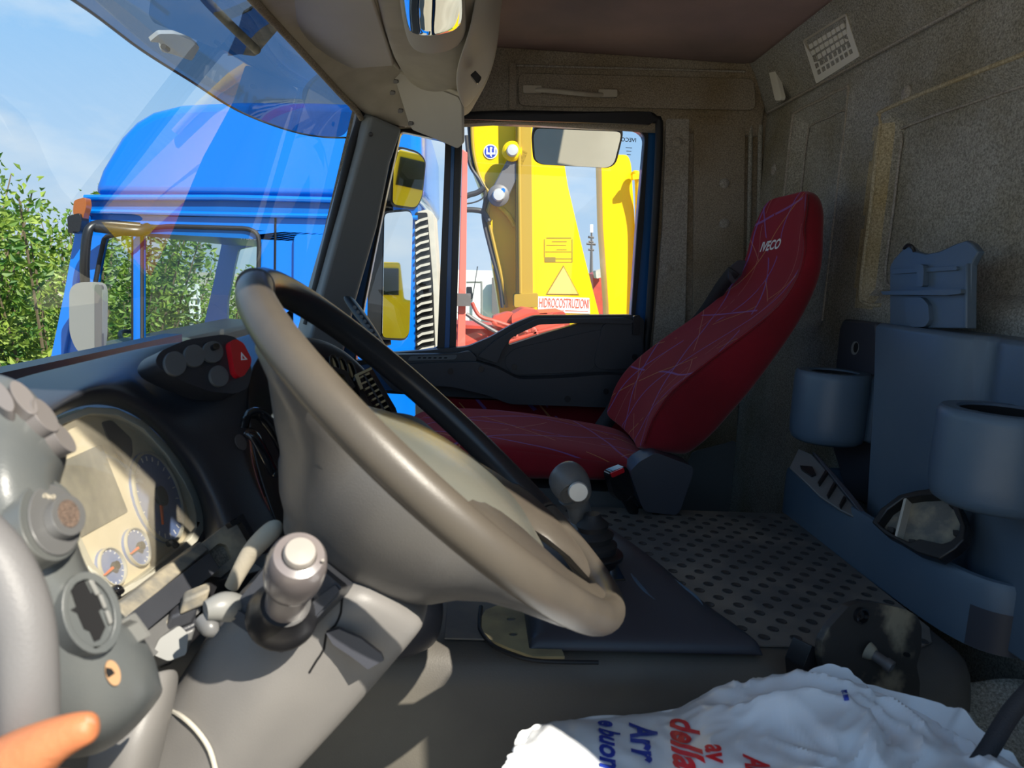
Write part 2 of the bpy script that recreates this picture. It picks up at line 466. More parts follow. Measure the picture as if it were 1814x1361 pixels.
def lathe_geo(prof, o, ax, seg=32, sc=None):
    a, b_ = frame_of(ax); ax = ax.normalized(); vs, fs = [], []
    for r_, h in prof:
        for j in range(seg):
            t_ = 2 * math.pi * j / seg
            vs.append(o + ax * h + (a * math.cos(t_) + b_ * math.sin(t_)) * max(r_, 1e-5))
    for i in range(len(prof) - 1):
        for j in range(seg):
            fs.append((i * seg + j, i * seg + (j + 1) % seg, (i + 1) * seg + (j + 1) % seg, (i + 1) * seg + j))
    fs.append(tuple(range(seg))); fs.append(tuple(range((len(prof) - 1) * seg, len(prof) * seg)))
    return vs, fs
def lathe(name, prof, o, ax, m, parent=None, seg=32, **k):
    vs, fs = lathe_geo(prof, V(o), V(ax), seg)
    return mesh(name, vs, fs, m, parent, **k)
def box(name, lo, hi, m, parent=None, **k):
    x0, y0, z0 = lo; x1_, y1, z1 = hi
    vs = [(x, y, z) for x in (x0, x1_) for y in (y0, y1) for z in (z0, z1)]
    fs = [(0, 1, 3, 2), (4, 6, 7, 5), (0, 4, 5, 1), (2, 3, 7, 6), (0, 2, 6, 4), (1, 5, 7, 3)]
    return mesh(name, vs, fs, m, parent, **k)
def obox(name, c, ax, ay, az, m, parent=None, **k):
    """box from centre and three half-axis vectors"""
    vs = [V(c) + V(ax) * i + V(ay) * j + V(az) * l for i in (-1, 1) for j in (-1, 1) for l in (-1, 1)]
    fs = [(0, 1, 3, 2), (4, 6, 7, 5), (0, 4, 5, 1), (2, 3, 7, 6), (0, 2, 6, 4), (1, 5, 7, 3)]
    return mesh(name, vs, fs, m, parent, **k)
def shared(name, me, parent, world, label=None):
    o = bpy.data.objects.new(name, me); C.objects.link(o); attach(o, parent, world); return o
def text(name, body, o, right, up, size, m, parent=None, fit=None, ext=.0006, bold=.0, shear=0, mirror=False, align='LEFT', squeeze=1.0, warp=None):
    cu = bpy.data.curves.new(name, 'FONT'); cu.body = body; cu.size = 1; cu.extrude = ext / size; cu.offset = bold; cu.shear = shear; cu.align_x = align; cu.resolution_u = 3
    tmp = bpy.data.objects.new('tmp', cu); C.objects.link(tmp)
    dg = bpy.context.evaluated_depsgraph_get(); dg.update()
    me = bpy.data.meshes.new_from_object(tmp.evaluated_get(dg)); me.name = name
    bpy.data.objects.remove(tmp); bpy.data.curves.remove(cu)
    r_, u_ = V(right).normalized(), V(up).normalized(); n_ = r_.cross(u_)
    if fit: squeeze = fit / (max(v.co.x for v in me.vertices) * size)
    for v in me.vertices:
        x, y, z = v.co
        if mirror: x = -x
        v.co = V(o) + r_ * x * size * squeeze + u_ * y * size + n_ * z * size
        if warp: v.co = warp(v.co)
    me.materials.clear()
    return link_mesh(name, me, m, parent, smooth=False)

exec_order = []

# ================================================================== THE CAB (setting)
YW = 2.30      # inner face of the passenger side
XB = 0.87      # rear wall
ZT = -0.51     # top of the engine tunnel
def smooth(a, b_, x):
    t_ = min(max((x - a) / (b_ - a), 0), 1); return t_ * t_ * (3 - 2 * t_)
def rr_sdf(x, y, x0, x1_, y0, y1, r_):
    cx_, cy_ = (x0 + x1_) / 2, (y0 + y1) / 2
    qx, qy = abs(x - cx_) - (x1_ - x0) / 2 + r_, abs(y - cy_) - (y1 - y0) / 2 + r_
    return math.hypot(max(qx, 0), max(qy, 0)) + min(max(qx, qy), 0) - r_
def rear_h(y, z):
    d1 = rr_sdf(y, z, 1.79, 2.09, -.10, .475, .03)
    d2 = rr_sdf(y, z, .55, 1.615, -.02, .385, .03)
    h = 0
    for d in (d1, d2):
        h += .030 * smooth(-.002, -.032, d)                 # recess
        h -= .005 * math.exp(-((d - .012) / .009) ** 2)    # raised lip
    h -= .012 * math.exp(-((z + .60) / .03) ** 2) * 0
    return h
vs, fs = [], []
NY, NZ = 180, 120
for i in range(NY + 1):
    y = .15 + (YW - .13) * i / NY
    for j in range(NZ + 1):
        z = -1.25 + 1.775 * j / NZ if False else (-1.25 + (j / NZ) * 1.775)
        vs.append((XB + rear_h(y, z), y, z))
for i in range(NY):
    for j in range(NZ):
        a = i * (NZ + 1) + j; fs.append((a, a + NZ + 1, a + NZ + 2, a + 1))
wr = mesh('wall_rear', vs, fs, 'felt', None, fix=False, solid=.04, solid_off=1)
wr.data.materials.append(MATS['felt_yellow'])
for p in wr.data.polygons:
    c = p.center
    d2 = rr_sdf(c.y, c.z, .55, 1.615, -.02, .385, .03)
    if -.014 < d2 < .040 + .010 * noise.noise(c * 20) and c.y > 1.56 and -.03 < c.z < .36: p.material_index = 1
tag(wr, kind='structure')
# raised felt buttons on the rear wall
for (px, py) in ((1607, 165), (1372, 300)):
    o_ = PX(px, py, XB - .001); lathe('button', [(.016, .006), (.016, -.003), (.011, -.006), (.004, -.007)], o_, V((1, 0, 0)), 'felt_pillar', wr, seg=20)

for (y0, y1, z0, z1, part_) in ((1.79, 2.09, -.10, .475, 0), (.55, 1.615, -.02, .385, 1)):
    for g, r_ in ((.006, .0045), (-.034, .003)):
        a0, a1, b0, b1 = y0 - g, y1 + g, z0 - g, z1 + g
        off_ = -.003 if g > 0 else .026
        q_ = .03
        tube('rib', [V((XB + off_, a1 - q_ * 3, b0)), V((XB + off_, a1 - q_, b0)), V((XB + off_, a1, b0 + q_)), V((XB + off_, a1, (b0 + b1) / 2)), V((XB + off_, a1, b1 - q_)), V((XB + off_, a1 - q_, b1)), V((XB + off_, (a0 + a1) / 2, b1)), V((XB + off_, a0 + q_, b1)), V((XB + off_, a0, b1 - q_)), V((XB + off_, a0, (b0 + b1) / 2)), V((XB + off_, a0, b0 + q_))], r_, 'felt_yellow' if (part_ and g > 0) else 'felt_pillar', wr, seg=8, n=4)
# passenger side wall with the door opening
op = [(700, 226), (1140, 203), (1162, 209), (1172, 232), (1158, 480), (1146, 660), (1138, 1150), (500, 1150), (588, 600), (640, 420)]
outer = [(626, 188), (900, 112), (1335, 120), (1375, 190), (1360, 560), (1340, 1250), (420, 1250), (500, 640), (538, 560)]
wp = plate('wall_passenger', outer, YP(YW), 'felt_brown', None, h0=-.05, h1=0, holes=(op,))
tag(wp, kind='structure')
# side wall lining behind the door: proud panel with its seam, ribs and buttons
plate('lining', rnd([(1228, 214), (1318, 214), (1314, 560), (1296, 900), (1218, 900), (1226, 560)], 10), YP(YW), 'felt_brown', wp, h0=.001, h1=.012, bevel=.004)
plate('lining', rnd([(1178, 212), (1219, 212), (1212, 560), (1196, 740), (1152, 640), (1172, 400)], 5), YP(YW), 'felt_pillar', wp, h0=.001, h1=.014, bevel=.004)
for x0, x1_ in ((1330, 1318), (1347, 1335)):
    a, b_ = P(x0, 222, YW - .006), P(x1_, 900, YW - .006)
    tube('rib', [a, b_], .007, 'felt', wp, seg=10, n=1)
for (px, py) in ((1283, 325), (1283, 396), (1291, 325), (1200, 252), (1181, 475)):
    if px == 1291: continue
    lathe('button', [(.015, .004), (.015, -.003), (.010, -.006), (.003, -.0065)], P(px, py, YW - .014), V((0, 1, 0)), 'felt_pillar', wp, seg=18)
lathe('button', [(.013, .004), (.013, -.003), (.009, -.006), (.003, -.0065)], PX(1371, 303, XB - .002), V((1, 0, 0)), 'felt_pillar', wr, seg=18)

# rounded lower quarter of the side wall and rear corner kick panel
plate('kick_panel', rnd([(1226, 800), (1302, 780), (1290, 908), (1180, 908)], 6), YP(YW - .30), 'pillar', wp, h0=.0, h1=.01, bevel=.003)

# ceiling, cove above rear wall, header above the door
ce = grid('ceiling', [[V((x, y, .64 + .012 * math.sin(x * 3) * math.sin(y * 1.3))) for x in (-.42, -.2, 0, .2, .4, .6, .74, .80)] for y in (.10, .5, .9, 1.3, 1.7, 2.0, 2.2, 2.26)], 'ceilingcloth', solid=.03, sub=1)
tag(ce, kind='structure')
cove = grid('trim_1', [[V((x, y, z)) for x, z in ((.775, .652), (.80, .640), (.822, .60), (.842, .555), (.862, .527), (.868, .518), (.885, .516))] for y in (.12, .6, 1.1, 1.6, 1.95, 2.1, 2.28, 2.33)], 'felt', solid=.02, sub=2)
tag(cove, kind='structure')
seam = tube('seam', [V((.864, y, .522)) for y in (.15, 1.0, 2.28)], .004, 'felt_pillar', cove, seg=8, n=1)
tube('seam', [V((.797, y, .643)) for y in (.15, 1.0, 2.28)], .004, 'felt_pillar', cove, seg=8, n=1)
hd = grid('trim_2', [[V((x, y, z)) for x in (-.40, -.2, 0, .2, .4, .6, .72, .80, .86)] for y, z in ((2.245, .650), (2.262, .645), (2.27, .60), (2.285, .50), (2.29, .455), (2.30, .448), (2.33, .446))], 'felt_brown', solid=.02, sub=2)
tag(hd, kind='structure')
# recessed field of the header with the folding grab handle
ring = rnd([(906, 116), (1350, 128), (1352, 206), (906, 196)], 8)
plate('frame_strip', rnd([(902, 112), (914, 114), (914, 194), (902, 194)], 3), YP(2.262), 'felt_brown', hd, h0=0, h1=.008, bevel=.002)
tube('seam', [P(*a) for a in ((915, 116, 2.255), (1320, 127, 2.255))], .003, 'felt_pillar', hd, seg=8, n=1)
plate('recess_panel', rnd([(918, 130), (1335, 140), (1338, 196), (918, 188)], 14), YP(2.268), 'felt_brown', hd, h0=0, h1=.006, bevel=.003)
# header seal of the door opening
# windscreen and its surround
YS = [.12, .5, .9, 1.3, 1.7, 1.95, 2.08, 2.16]
tc_, bc_ = P(632, 200, 2.16), P(538, 575, 2.16)
def scr(y, s):
    k = smooth(1.85, 2.16, y) ** 1.6
    top = V((-.43 - .01 * (y - 1.1), y, .505)).lerp(V((tc_.x, y, tc_.z)), k)
    bot = V((-.67 - .01 * (y - 1.1), y, -.215)).lerp(V((bc_.x, y, bc_.z)), k)
    p = top.lerp(bot, s); p.x -= .0 * math.sin(math.pi * s) * (1 - k); return p
ws = grid('window_1', [[scr(y, s / 6) for y in YS] for s in range(7)], 'windscreen', solid=0, sub=2)
tag(ws, kind='structure')
fr = tube('windscreen_seal', [scr(y, 0) + V((.012, 0, .0)) for y in YS] + [scr(2.16, s / 6) + V((.010, 0, 0)) for s in range(1, 7)], .013, 'rubber', ws, seg=10, n=5)
grid('header_seal', [[scr(y, -.01) for y in YS], [scr(y, 0).lerp(V((-.37, y, .53)), .5) for y in YS], [V((-.37, y, .535)) for y in YS]], 'rubber', ws, solid=.004, sub=1)
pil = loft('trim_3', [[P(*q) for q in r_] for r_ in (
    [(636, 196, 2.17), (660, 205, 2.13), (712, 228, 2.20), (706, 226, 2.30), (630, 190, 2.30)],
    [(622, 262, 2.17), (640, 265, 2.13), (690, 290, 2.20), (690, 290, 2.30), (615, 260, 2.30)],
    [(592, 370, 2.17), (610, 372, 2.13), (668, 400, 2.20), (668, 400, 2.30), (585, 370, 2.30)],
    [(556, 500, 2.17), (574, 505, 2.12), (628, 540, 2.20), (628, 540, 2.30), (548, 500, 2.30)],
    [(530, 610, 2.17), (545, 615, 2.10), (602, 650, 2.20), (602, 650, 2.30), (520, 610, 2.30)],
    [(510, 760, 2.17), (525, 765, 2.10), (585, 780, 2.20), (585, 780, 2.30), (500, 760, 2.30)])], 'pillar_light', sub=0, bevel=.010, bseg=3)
tag(pil, kind='structure')
lathe('screw', [(.006, .004), (.006, -.003), (.003, -.004)], P(657, 238, 2.118), V((0, 1, .2)), 'black', pil, seg=14)
pts = [P(*a) for a in ((698, 224, 2.24), (672, 310, 2.24), (645, 410, 2.24), (618, 520, 2.24), (590, 640, 2.24))]
tube('seal', pts, .011, 'rubber', pil, seg=10)
tube('seal', [p + V((-.020, 0, 0)) for p in pts], .006, 'rubber', pil, seg=10)
# seal round the door opening
so = [P(x, y, YW - .012) for x, y in ((590, 640), (640, 430), (697, 232), (712, 218), (800, 208), (900, 203), (1040, 205), (1140, 205), (1160, 212), (1168, 232), (1160, 400), (1150, 560), (1143, 660), (1138, 1000))]
tube('door_seal', so, .012, 'rubber', wp, seg=10, n=4)

# driver side of the cab: door opening the picture is taken through
ws_ = [V((-.95, .17, -1.25)), V((.87, .17, -1.25)), V((.87, .17, .64)), V((-.43, .17, .64)), V((-.95, .17, -.25))]
wh_ = [V((-.70, .17, -1.15)), V((.60, .17, -1.15)), V((.60, .17, .38)), V((.72, .17, .50)), V((.72, .17, .60)), V((-.36, .17, .595)), V((-.66, .17, -.2))]  # unseen rear edge shaped to let sun on the wheel but shade the tunnel
wd = prism('wall_driver', [ws_, wh_], V((0, -.05, 0)), 'felt_brown'); tag(wd, kind='structure')
fl = box('floor', (-.95, .12, -1.28), (.9, 2.33, -1.25), 'rubber'); tag(fl, kind='structure')
fw = box('wall_front', (-.95, .12, -1.25), (-.90, 2.33, -.24), 'black'); tag(fw, kind='structure')
rf = grid('roof', [[V((x, y, z)) for x, z in ((-.44, .60), (-.43, .66), (-.36, .71), (.2, .74), (.93, .72), (.93, .5), (.93, -1.3))] for y in (.10, 1.2, 2.36)], 'blue', solid=.01, sub=0); tag(rf, kind='structure')

# ------------------------------------------------------------------ passenger door
dp = P(950, 720, 2.3)
D = thing('door_1', None, None, (dp.x, 2.3, -1.2)); D['kind'] = 'structure'
dy = YP(2.34)
g_main = rnd([(820, 217), (1128, 230), (1142, 243), (1128, 400), (1117, 565), (1112, 640), (806, 640)], 10)
g_q = rnd([(710, 233), (789, 250), (783, 430), (776, 616), (630, 640), (646, 540), (684, 350)], 8)
g_k = rnd([(600, 692), (764, 700), (776, 800), (600, 800)], 8)
sh_o = [(703, 222), (1146, 205), (1164, 214), (1168, 240), (1150, 560), (1140, 800), (1132, 1140), (505, 1140), (590, 600), (640, 425)]
plate('door_shell', sh_o, dy, 'blueframe', D, h0=-.03, h1=0, holes=(g_main, g_q, g_k))
def ring_px(pts, k, cx_=None, cy_=None):
    cx_ = sum(p[0] for p in pts) / len(pts); cy_ = sum(p[1] for p in pts) / len(pts)
    out = []
    for x, y in pts:
        d = math.hypot(x - cx_, y - cy_); out.append((cx_ + (x - cx_) * (1 + k / d), cy_ + (y - cy_) * (1 + k / d)))
    return out
plate('glass_seal', ring_px(g_main, 11), dy, 'rubber', D, h0=.001, h1=.012, holes=(g_main,), bevel=.003)
plate('glass_seal', ring_px(g_q, 9), dy, 'rubber', D, h0=.001, h1=.011, holes=(g_q,), bevel=.003)
plate('glass_seal', ring_px(g_k, 8), dy, 'rubber', D, h0=.001, h1=.012, holes=(g_k,), bevel=.003)
plate('divider_bar', rnd([(790, 248), (817, 248), (808, 622), (775, 622)], 3), dy, 'black', D, h0=.012, h1=.03, bevel=.004)
plate('divider_reflection', [(800, 262), (806, 262), (797, 618), (788, 618)], dy, 'blueframe', D, h0=.030, h1=.034, bevel=.001)  # blue strip set in for the reflection down the divider's middle
plate('window_top_rail', rnd([(712, 210), (1150, 199), (1160, 214), (1150, 222), (818, 212), (716, 226)], 3), YP(YW - .015), 'black', D, h0=0, h1=.012, bevel=.003)
for nm, gp, n_ in (('window_2', g_main, 0), ('window_3', g_q, 1), ('window_4', g_k, 2)):
    ff = [dy.up(-.012).hit(x, y) for x, y in gp]
    o_ = mesh(nm, ff, [tuple(range(len(ff)))], 'glass', None, smooth=False); tag(o_, kind='structure')
# glass mark in the top rear corner of the pane, read from the outside
rt = V((1, 0, 0)); upv = V((0, 0, 1)); q = P(1127, 252, 2.345)
text('glass_mark', 'IVECO', q, -rt, upv, .017, 'black', bpy.data.objects['window_2'], bold=.01)
for k in range(3):
    obox('glass_mark_line', P(1114, 262 + k * 6, 2.345), V((.010 - .002 * k, 0, 0)), V((0, .0004, 0)), V((0, 0, .0009)), 'black', bpy.data.objects['window_2'])
# inner trim: grab bar, armrest, pocket
yp = YP(2.30)
pan = rnd([(688, 624), (760, 619), (828, 613), (868, 596), (908, 573), (945, 558), (1118, 557), (1138, 563), (1136, 610), (1142, 655), (1118, 706), (1060, 714), (905, 706), (800, 700), (700, 692), (672, 660)], 9)
hol = rnd([(899, 611), (903, 598), (950, 574), (1027, 571), (965, 589)], 7)
plate('door_panel', pan, yp, 'door_plastic', D, h0=-.01, h1=.030, holes=(hol,), bevel=.007, bseg=3)
plate('pocket_panel', rnd([(908, 616), (1060, 582), (1068, 588), (1060, 622), (1046, 656), (905, 662), (890, 636)], 14), yp, 'door_plastic', D, h0=.026, h1=.036, bevel=.006, bseg=3)
plate('pull_bar', rnd([(846, 628), (872, 604), (912, 580), (948, 563), (1100, 561), (1118, 566), (1112, 572), (1035, 570), (952, 573), (904, 595), (888, 618), (880, 640)], 6), yp, 'door_plastic', D, h0=.02, h1=.055, bevel=.008, bseg=3)
plate('rear_cover', rnd([(1064, 572), (1132, 564), (1132, 600), (1136, 650), (1058, 652), (1048, 640)], 10), yp, 'door_plastic', D, h0=.028, h1=.042, bevel=.006, bseg=3)
arm = [(690, 640), (780, 636), (840, 634), (880, 645), (915, 664), (985, 662), (1060, 656), (1104, 658), (1114, 668), (1108, 700), (1080, 712), (900, 706), (860, 690), (800, 676), (690, 672)]
armr = plate('armrest', rnd(arm, 10), yp, 'door_plastic', D, h0=.03, h1=.105, bevel=.014, bseg=4)
plate('sill_cap', rnd([(690, 624), (810, 622), (832, 617), (846, 630), (840, 640), (700, 645)], 6), yp, 'door_plastic', D, h0=.03, h1=.075, bevel=.008, bseg=3)
dfo = plate('defroster_outlet', rnd([(730, 626), (812, 624), (808, 632), (726, 634)], 4), yp, 'pillar', D, h0=.075, h1=.079, bevel=.001)
for k in range(6):
    plate('outlet_slot', [(744 + 9 * k, 628), (749 + 9 * k, 628), (748 + 9 * k, 630), (743 + 9 * k, 630)], yp, 'hole', dfo, h0=.079, h1=.0795)
for px, py, h in ((852, 646, .106), (998, 697, .106), (1063, 684, .106), (910, 648, .037), (1119, 630, .043), (800, 650, .106)):
    plate('screw', ell(px, py, 5, 5.5), yp, 'black', armr if h > .1 else D, h0=h - .004, h1=h + .002, bevel=.001)
plate('lock_knob', rnd([(1115, 558), (1127, 556), (1126, 590), (1114, 592)], 4), yp, 'black', D, h0=.04, h1=.06, bevel=.004)
plate('fabric_insert', rnd([(776, 702), (1112, 708), (1110, 1100), (776, 1100)], 8), yp, 'fabric', D, h0=-.01, h1=.02, bevel=.006)
plate('lower_panel', [(505, 800), (776, 800), (776, 1120), (505, 1120)], yp, 'door_plastic', D, h0=-.01, h1=.01)

# ------------------------------------------------------------------ windscreen side of the header
vis = thing('folded_sun_visor', 'large beige sun visor folded flat above the windscreen', 'sun visor', PZ(600, 80, .49))
pv = Pl((0, 0, .492), (0, 0, -1))
def zp(px, py, z=.480): return PZ(px, py, z)
vo = [V((-.385, .55, .48)), V((-.165, .55, .48)), zp(661, 0), zp(693, 100), zp(698, 117), zp(585, 125), zp(574, 118), zp(478, 2)]
prism('visor_board', vo, V((0, 0, .014)), 'visor', vis, bevel=.004, bseg=3)
tube('hinge_rod', [V((-.17, .6, .496)), zp(690, 100, .496), zp(706, 120, .496)], .006, 'beige', vis, seg=10, n=1)
# lining below the visor down to the pillar
hl = pgrid('trim_4', [[(440, -40, 1.28), (520, -40, 1.38), (640, -60, 1.38), (760, -80, 1.38)],
                     [(446, 0, 1.375), (520, 10, 1.52), (640, 10, 1.56), (760, 0, 1.56)],
                     [(503, 60, 1.62), (540, 66, 1.75), (650, 70, 1.80), (750, 60, 1.80)],
                     [(566, 126, 1.84), (600, 126, 1.94), (690, 122, 1.97), (742, 112, 1.97)],
                     [(604, 168, 2.02), (640, 160, 2.05), (700, 158, 2.10), (752, 160, 2.10)],
                     [(628, 190, 2.11), (655, 200, 2.13), (700, 207, 2.16), (760, 216, 2.18)],
                     [(636, 200, 2.17), (664, 216, 2.20), (708, 228, 2.22), (770, 234, 2.24)]], 'beige', solid=.012)
tag(hl, kind='structure')
tube('edge_piping', [P(*a) for a in ((436, -14, 1.34), (448, 0, 1.365), (505, 60, 1.61), (566, 126, 1.83), (606, 170, 2.01), (630, 194, 2.11), (640, 210, 2.15))], .008, 'felt_brown', hl, seg=10)
sv = thing('small_side_visor', 'small beige side visor hanging at an angle over the passenger quarter window', 'sun visor', P(770, 190, 2.05))
svp = plane3(P(702, 124, 2.02), P(818, 166, 1.94), P(735, 226, 2.12))
plate('visor_board', rnd([(702, 126), (706, 123), (760, 146), (816, 168), (822, 180), (823, 252), (815, 259), (778, 243), (735, 226), (728, 212), (712, 160)], 4), svp, 'visor', sv, h0=0, h1=.012, bevel=.004, bseg=3)
tube('visor_rod', [svp.hit(701, 123, .008), svp.hit(760, 143, .008), svp.hit(818, 168, .008)], .0065, 'beige', sv, seg=12, n=1)
for px, py in ((703, 140), (697, 160), (711, 192), (729, 214)):
    plate('clip', rnd([(px, py - 4), (px + 8, py - 3), (px + 8, py + 3), (px, py + 3)], 2), svp, 'steel', sv, h0=.011, h1=.016, bevel=.001)

# overhead shelf (console) above the windscreen
oc = thing('overhead_console', 'beige moulded console under the roof with a flap on its end', 'console', P(800, 100, 1.75))
pgrid('console_body', [[(655, -70, 1.25), (700, -70, 1.25), (830, -70, 1.25), (880, -70, 1.32), (915, -90, 1.55)],
                       [(662, 0, 1.47), (700, 0, 1.46), (822, 0, 1.46), (868, 0, 1.52), (892, 0, 1.68)],
                       [(690, 92, 1.74), (722, 76, 1.69), (806, 84, 1.69), (850, 88, 1.74), (888, 88, 1.86)],
                       [(702, 120, 1.90), (742, 128, 1.86), (806, 134, 1.85), (838, 140, 1.89), (868, 150, 1.99)],
                       [(722, 146, 2.06), (757, 186, 2.08), (812, 196, 2.05), (832, 190, 2.08), (846, 182, 2.12)],
                       [(750, 190, 2.2), (775, 212, 2.2), (815, 212, 2.2), (826, 208, 2.2), (834, 202, 2.22)]], 'beige', oc, solid=.015, sub=3)
box('console_back', (-.16, 1.25, .56), (.02, 2.2, .64), 'beige', oc)
fp = plane3(P(808, 160, 1.80), P(888, 20, 1.62), P(852, 158, 1.93))
pgrid('flap', [[(845, -30, 1.42), (868, -30, 1.44), (896, -30, 1.56)], [(838, 40, 1.52), (862, 44, 1.55), (889, 40, 1.69)], [(820, 90, 1.64), (850, 92, 1.70), (883, 90, 1.81)], [(808, 126, 1.74), (835, 134, 1.79), (868, 140, 1.92)], [(808, 160, 1.82), (826, 172, 1.87), (850, 164, 1.97)], [(820, 192, 1.95), (826, 194, 1.97), (834, 186, 2.03)]], 'visor', oc, solid=.008)
plate('flap_catch', rnd([(833, 134), (842, 126), (853, 138), (845, 149)], 1.5), YP(1.76), 'gloss_black', oc, h0=-.01, h1=.006, bevel=.001)
pgrid('mirror_surround', [[(700, -30, 1.37), (760, -30, 1.35), (830, -30, 1.37)], [(706, 20, 1.47), (764, 30, 1.45), (828, 18, 1.47)], [(716, 72, 1.59), (770, 84, 1.56), (832, 60, 1.58)], [(732, 98, 1.67), (780, 102, 1.66), (818, 84, 1.66)]], 'visor', oc, solid=.01)
im = pgrid('curved_mirror', [[(708, -30, 1.35), (760, -30, 1.315), (822, -30, 1.34)], [(711, 8, 1.42), (762, 8, 1.385), (822, 6, 1.41)], [(716, 40, 1.485), (765, 40, 1.45), (824, 34, 1.48)], [(722, 64, 1.535), (768, 70, 1.51), (816, 56, 1.53)]], 'mirror', oc, solid=.006)

# ------------------------------------------------------------------ small fittings on the lining
gh = thing('folding_grab_handle', 'beige folding grab handle over the passenger window', 'grab handle', P(1008, 165, 2.25))
tube('grip', [P(950, 160, 2.252), P(965, 160, 2.238), (P(1008, 164, 2.224)), P(1050, 168, 2.238), P(1066, 168, 2.252)], .0085, 'beige', gh, seg=12, flat=.8)
for px, py in ((943, 160), (1076, 167)):
    plate('mount', rnd([(px - 17, py - 7), (px + 16, py - 6), (px + 16, py + 7), (px - 17, py + 7)], 3), YP(2.262), 'beige', gh, h0=-.006, h1=.016, bevel=.003)
c0, c1, c2, c3 = V((.833, 1.984, .63)), V((.80, 0, .64)), 0, 0
vp = plane3(V((.800, 1.9, .642)), V((.800, 1.6, .642)), V((.868, 1.7, .520)))
vg = thing('air_vent_grille', 'square cream air outlet grille high on the rear wall lining', 'vent', vp.hit(1475, 85, .0))
vq = [(1425, 70), (1501, 22), (1526, 98), (1449, 147)]
def bil(q_, a, b_):
    return tuple((1 - b_) * ((1 - a) * q_[0][k] + a * q_[1][k]) + b_ * ((1 - a) * q_[3][k] + a * q_[2][k]) for k in (0, 1))
holes = []
for i in range(8):
    for j in range(5):
        a0, a1 = .085 + i * .105, .085 + i * .105 + .078
        b0, b1 = .16 + j * .148, .16 + j * .148 + .105
        holes.append(rnd([bil(vq, a0, b0), bil(vq, a1, b0), bil(vq, a1, b1), bil(vq, a0, b1)], 1.2, 2))
plate('grille_face', rnd(vq, 3), vp, 'cream', vg, h0=.0025, h1=.0050, holes=holes)
plate('grille_rim', rnd(vq, 3), vp, 'beige', vg, h0=0, h1=.004, holes=([bil(vq, .04, .05), bil(vq, .96, .05), bil(vq, .96, .95), bil(vq, .04, .95)],))
plate('duct', [bil(vq, .03, .03), bil(vq, .97, .03), bil(vq, .97, .97), bil(vq, .03, .97)], vp, 'hole', vg, h0=0, h1=.0015)
ck = thing('coat_hook', 'narrow beige coat hook beside the air outlet grille', 'hook', P(1380, 152, 2.2))
plate('hook_body', rnd([(1369, 128), (1380, 125), (1392, 172), (1390, 178), (1380, 178)], 3), plane3(P(1369, 128, 2.18), P(1392, 172, 2.10), P(1380, 178, 2.14)), 'cream', ck, h0=0, h1=.012, bevel=.004)
plate('hook_plate', rnd([(1362, 126), (1376, 123), (1392, 178), (1378, 184)], 3), plane3(P(1369, 128, 2.20), P(1392, 172, 2.12), P(1380, 178, 2.16)), 'felt', ck, h0=0, h1=.006, bevel=.002)

# ================================================================== OUTSIDE
GZ = -2.35
gr = mesh('ground', [(-60, -40, GZ), (60, -40, GZ), (60, 120, GZ), (-60, 120, GZ)], [(0, 1, 2, 3)], 'ground'); tag(gr, kind='structure')

# ------------------------------------------------------------------ neighbouring blue lorry cab
YB, YB2 = 4.3, 6.65
bt = thing('lorry_cab', 'bright blue lorry cab with a high roof fairing parked beside ours', 'truck', P(420, 900, YB + 1).xy.to_3d() + V((0, 0, GZ)))
def shp(px, y=YB): return [P(a, b_, y) for a, b_ in px]
winb = rnd([(252, 405), (300, 401), (440, 405), (457, 413), (460, 430), (456, 588), (440, 604), (252, 624)], 9)
qb = rnd([(176, 470), (186, 420), (238, 410), (238, 628), (160, 632), (160, 560)], 7)
cab_o = [(92, 648), (118, 520), (138, 410), (146, 376), (160, 372), (735, 384), (738, 620), (736, 900), (80, 900)]
def at_y(pts3, y): return [V((p.x, y, p.z)) for p in pts3]
w3, q3, c3_ = shp(winb), shp(qb), shp(cab_o)
prism('side_panel', [c3_, w3, q3], V((0, .05, 0)), 'blue', bt, bevel=.004)
prism('far_side_panel', [at_y(c3_, YB2), at_y(w3, YB2), at_y(q3, YB2)], V((0, .05, 0)), 'blue', bt)
mesh('door_glass', w3 and at_y(w3, YB + .03), [tuple(range(len(w3)))], 'truckglass', bt, smooth=False)
mesh('quarter_glass', at_y(q3, YB + .03), [tuple(range(len(q3)))], 'truckglass', bt, smooth=False)
for nm, g3 in (('window_seal', w3), ('window_seal', q3)):
    tube(nm, [p + V((0, -.008, 0)) for p in g3[::2]] + [g3[0] + V((0, -.008, 0))], .013, 'rubber', bt, seg=8, n=1)
zl = c3_[2].z; xf = c3_[2].x
# front, roof and rear of the cab
prism('front_panel', [V((xf + .02, YB, c3_[0].z + .1)), V((xf + .02, YB2, c3_[0].z + .1)), V((xf - .15, YB2, -2.0)), V((xf - .15, YB, -2.0))], V((.04, 0, 0)), 'blue', bt)
prism('front_pillar', [[c3_[0] + V((0, 0, 0)), c3_[1], c3_[2], c3_[3], c3_[3] + V((.05, 0, -.02)), c3_[1] + V((.06, 0, 0)), c3_[0] + V((.07, 0, 0))]], V((0, -.03, 0)), 'blue', bt, bevel=.004)
rear = c3_[5]
box('rear_panel', (rear.x - .03, YB, GZ + .9), (rear.x + .0, YB2, rear.z), 'blue', bt)
box('roof_panel', (xf + .05, YB, zl + .01), (rear.x, YB2, zl + .06), 'blue_dark', bt)
box('dashboard_block', (xf + .05, YB + .1, c3_[0].z - .15), (xf + .42, YB2 - .1, P(260, 612, YB).z), 'pillar', bt, bevel=.03)
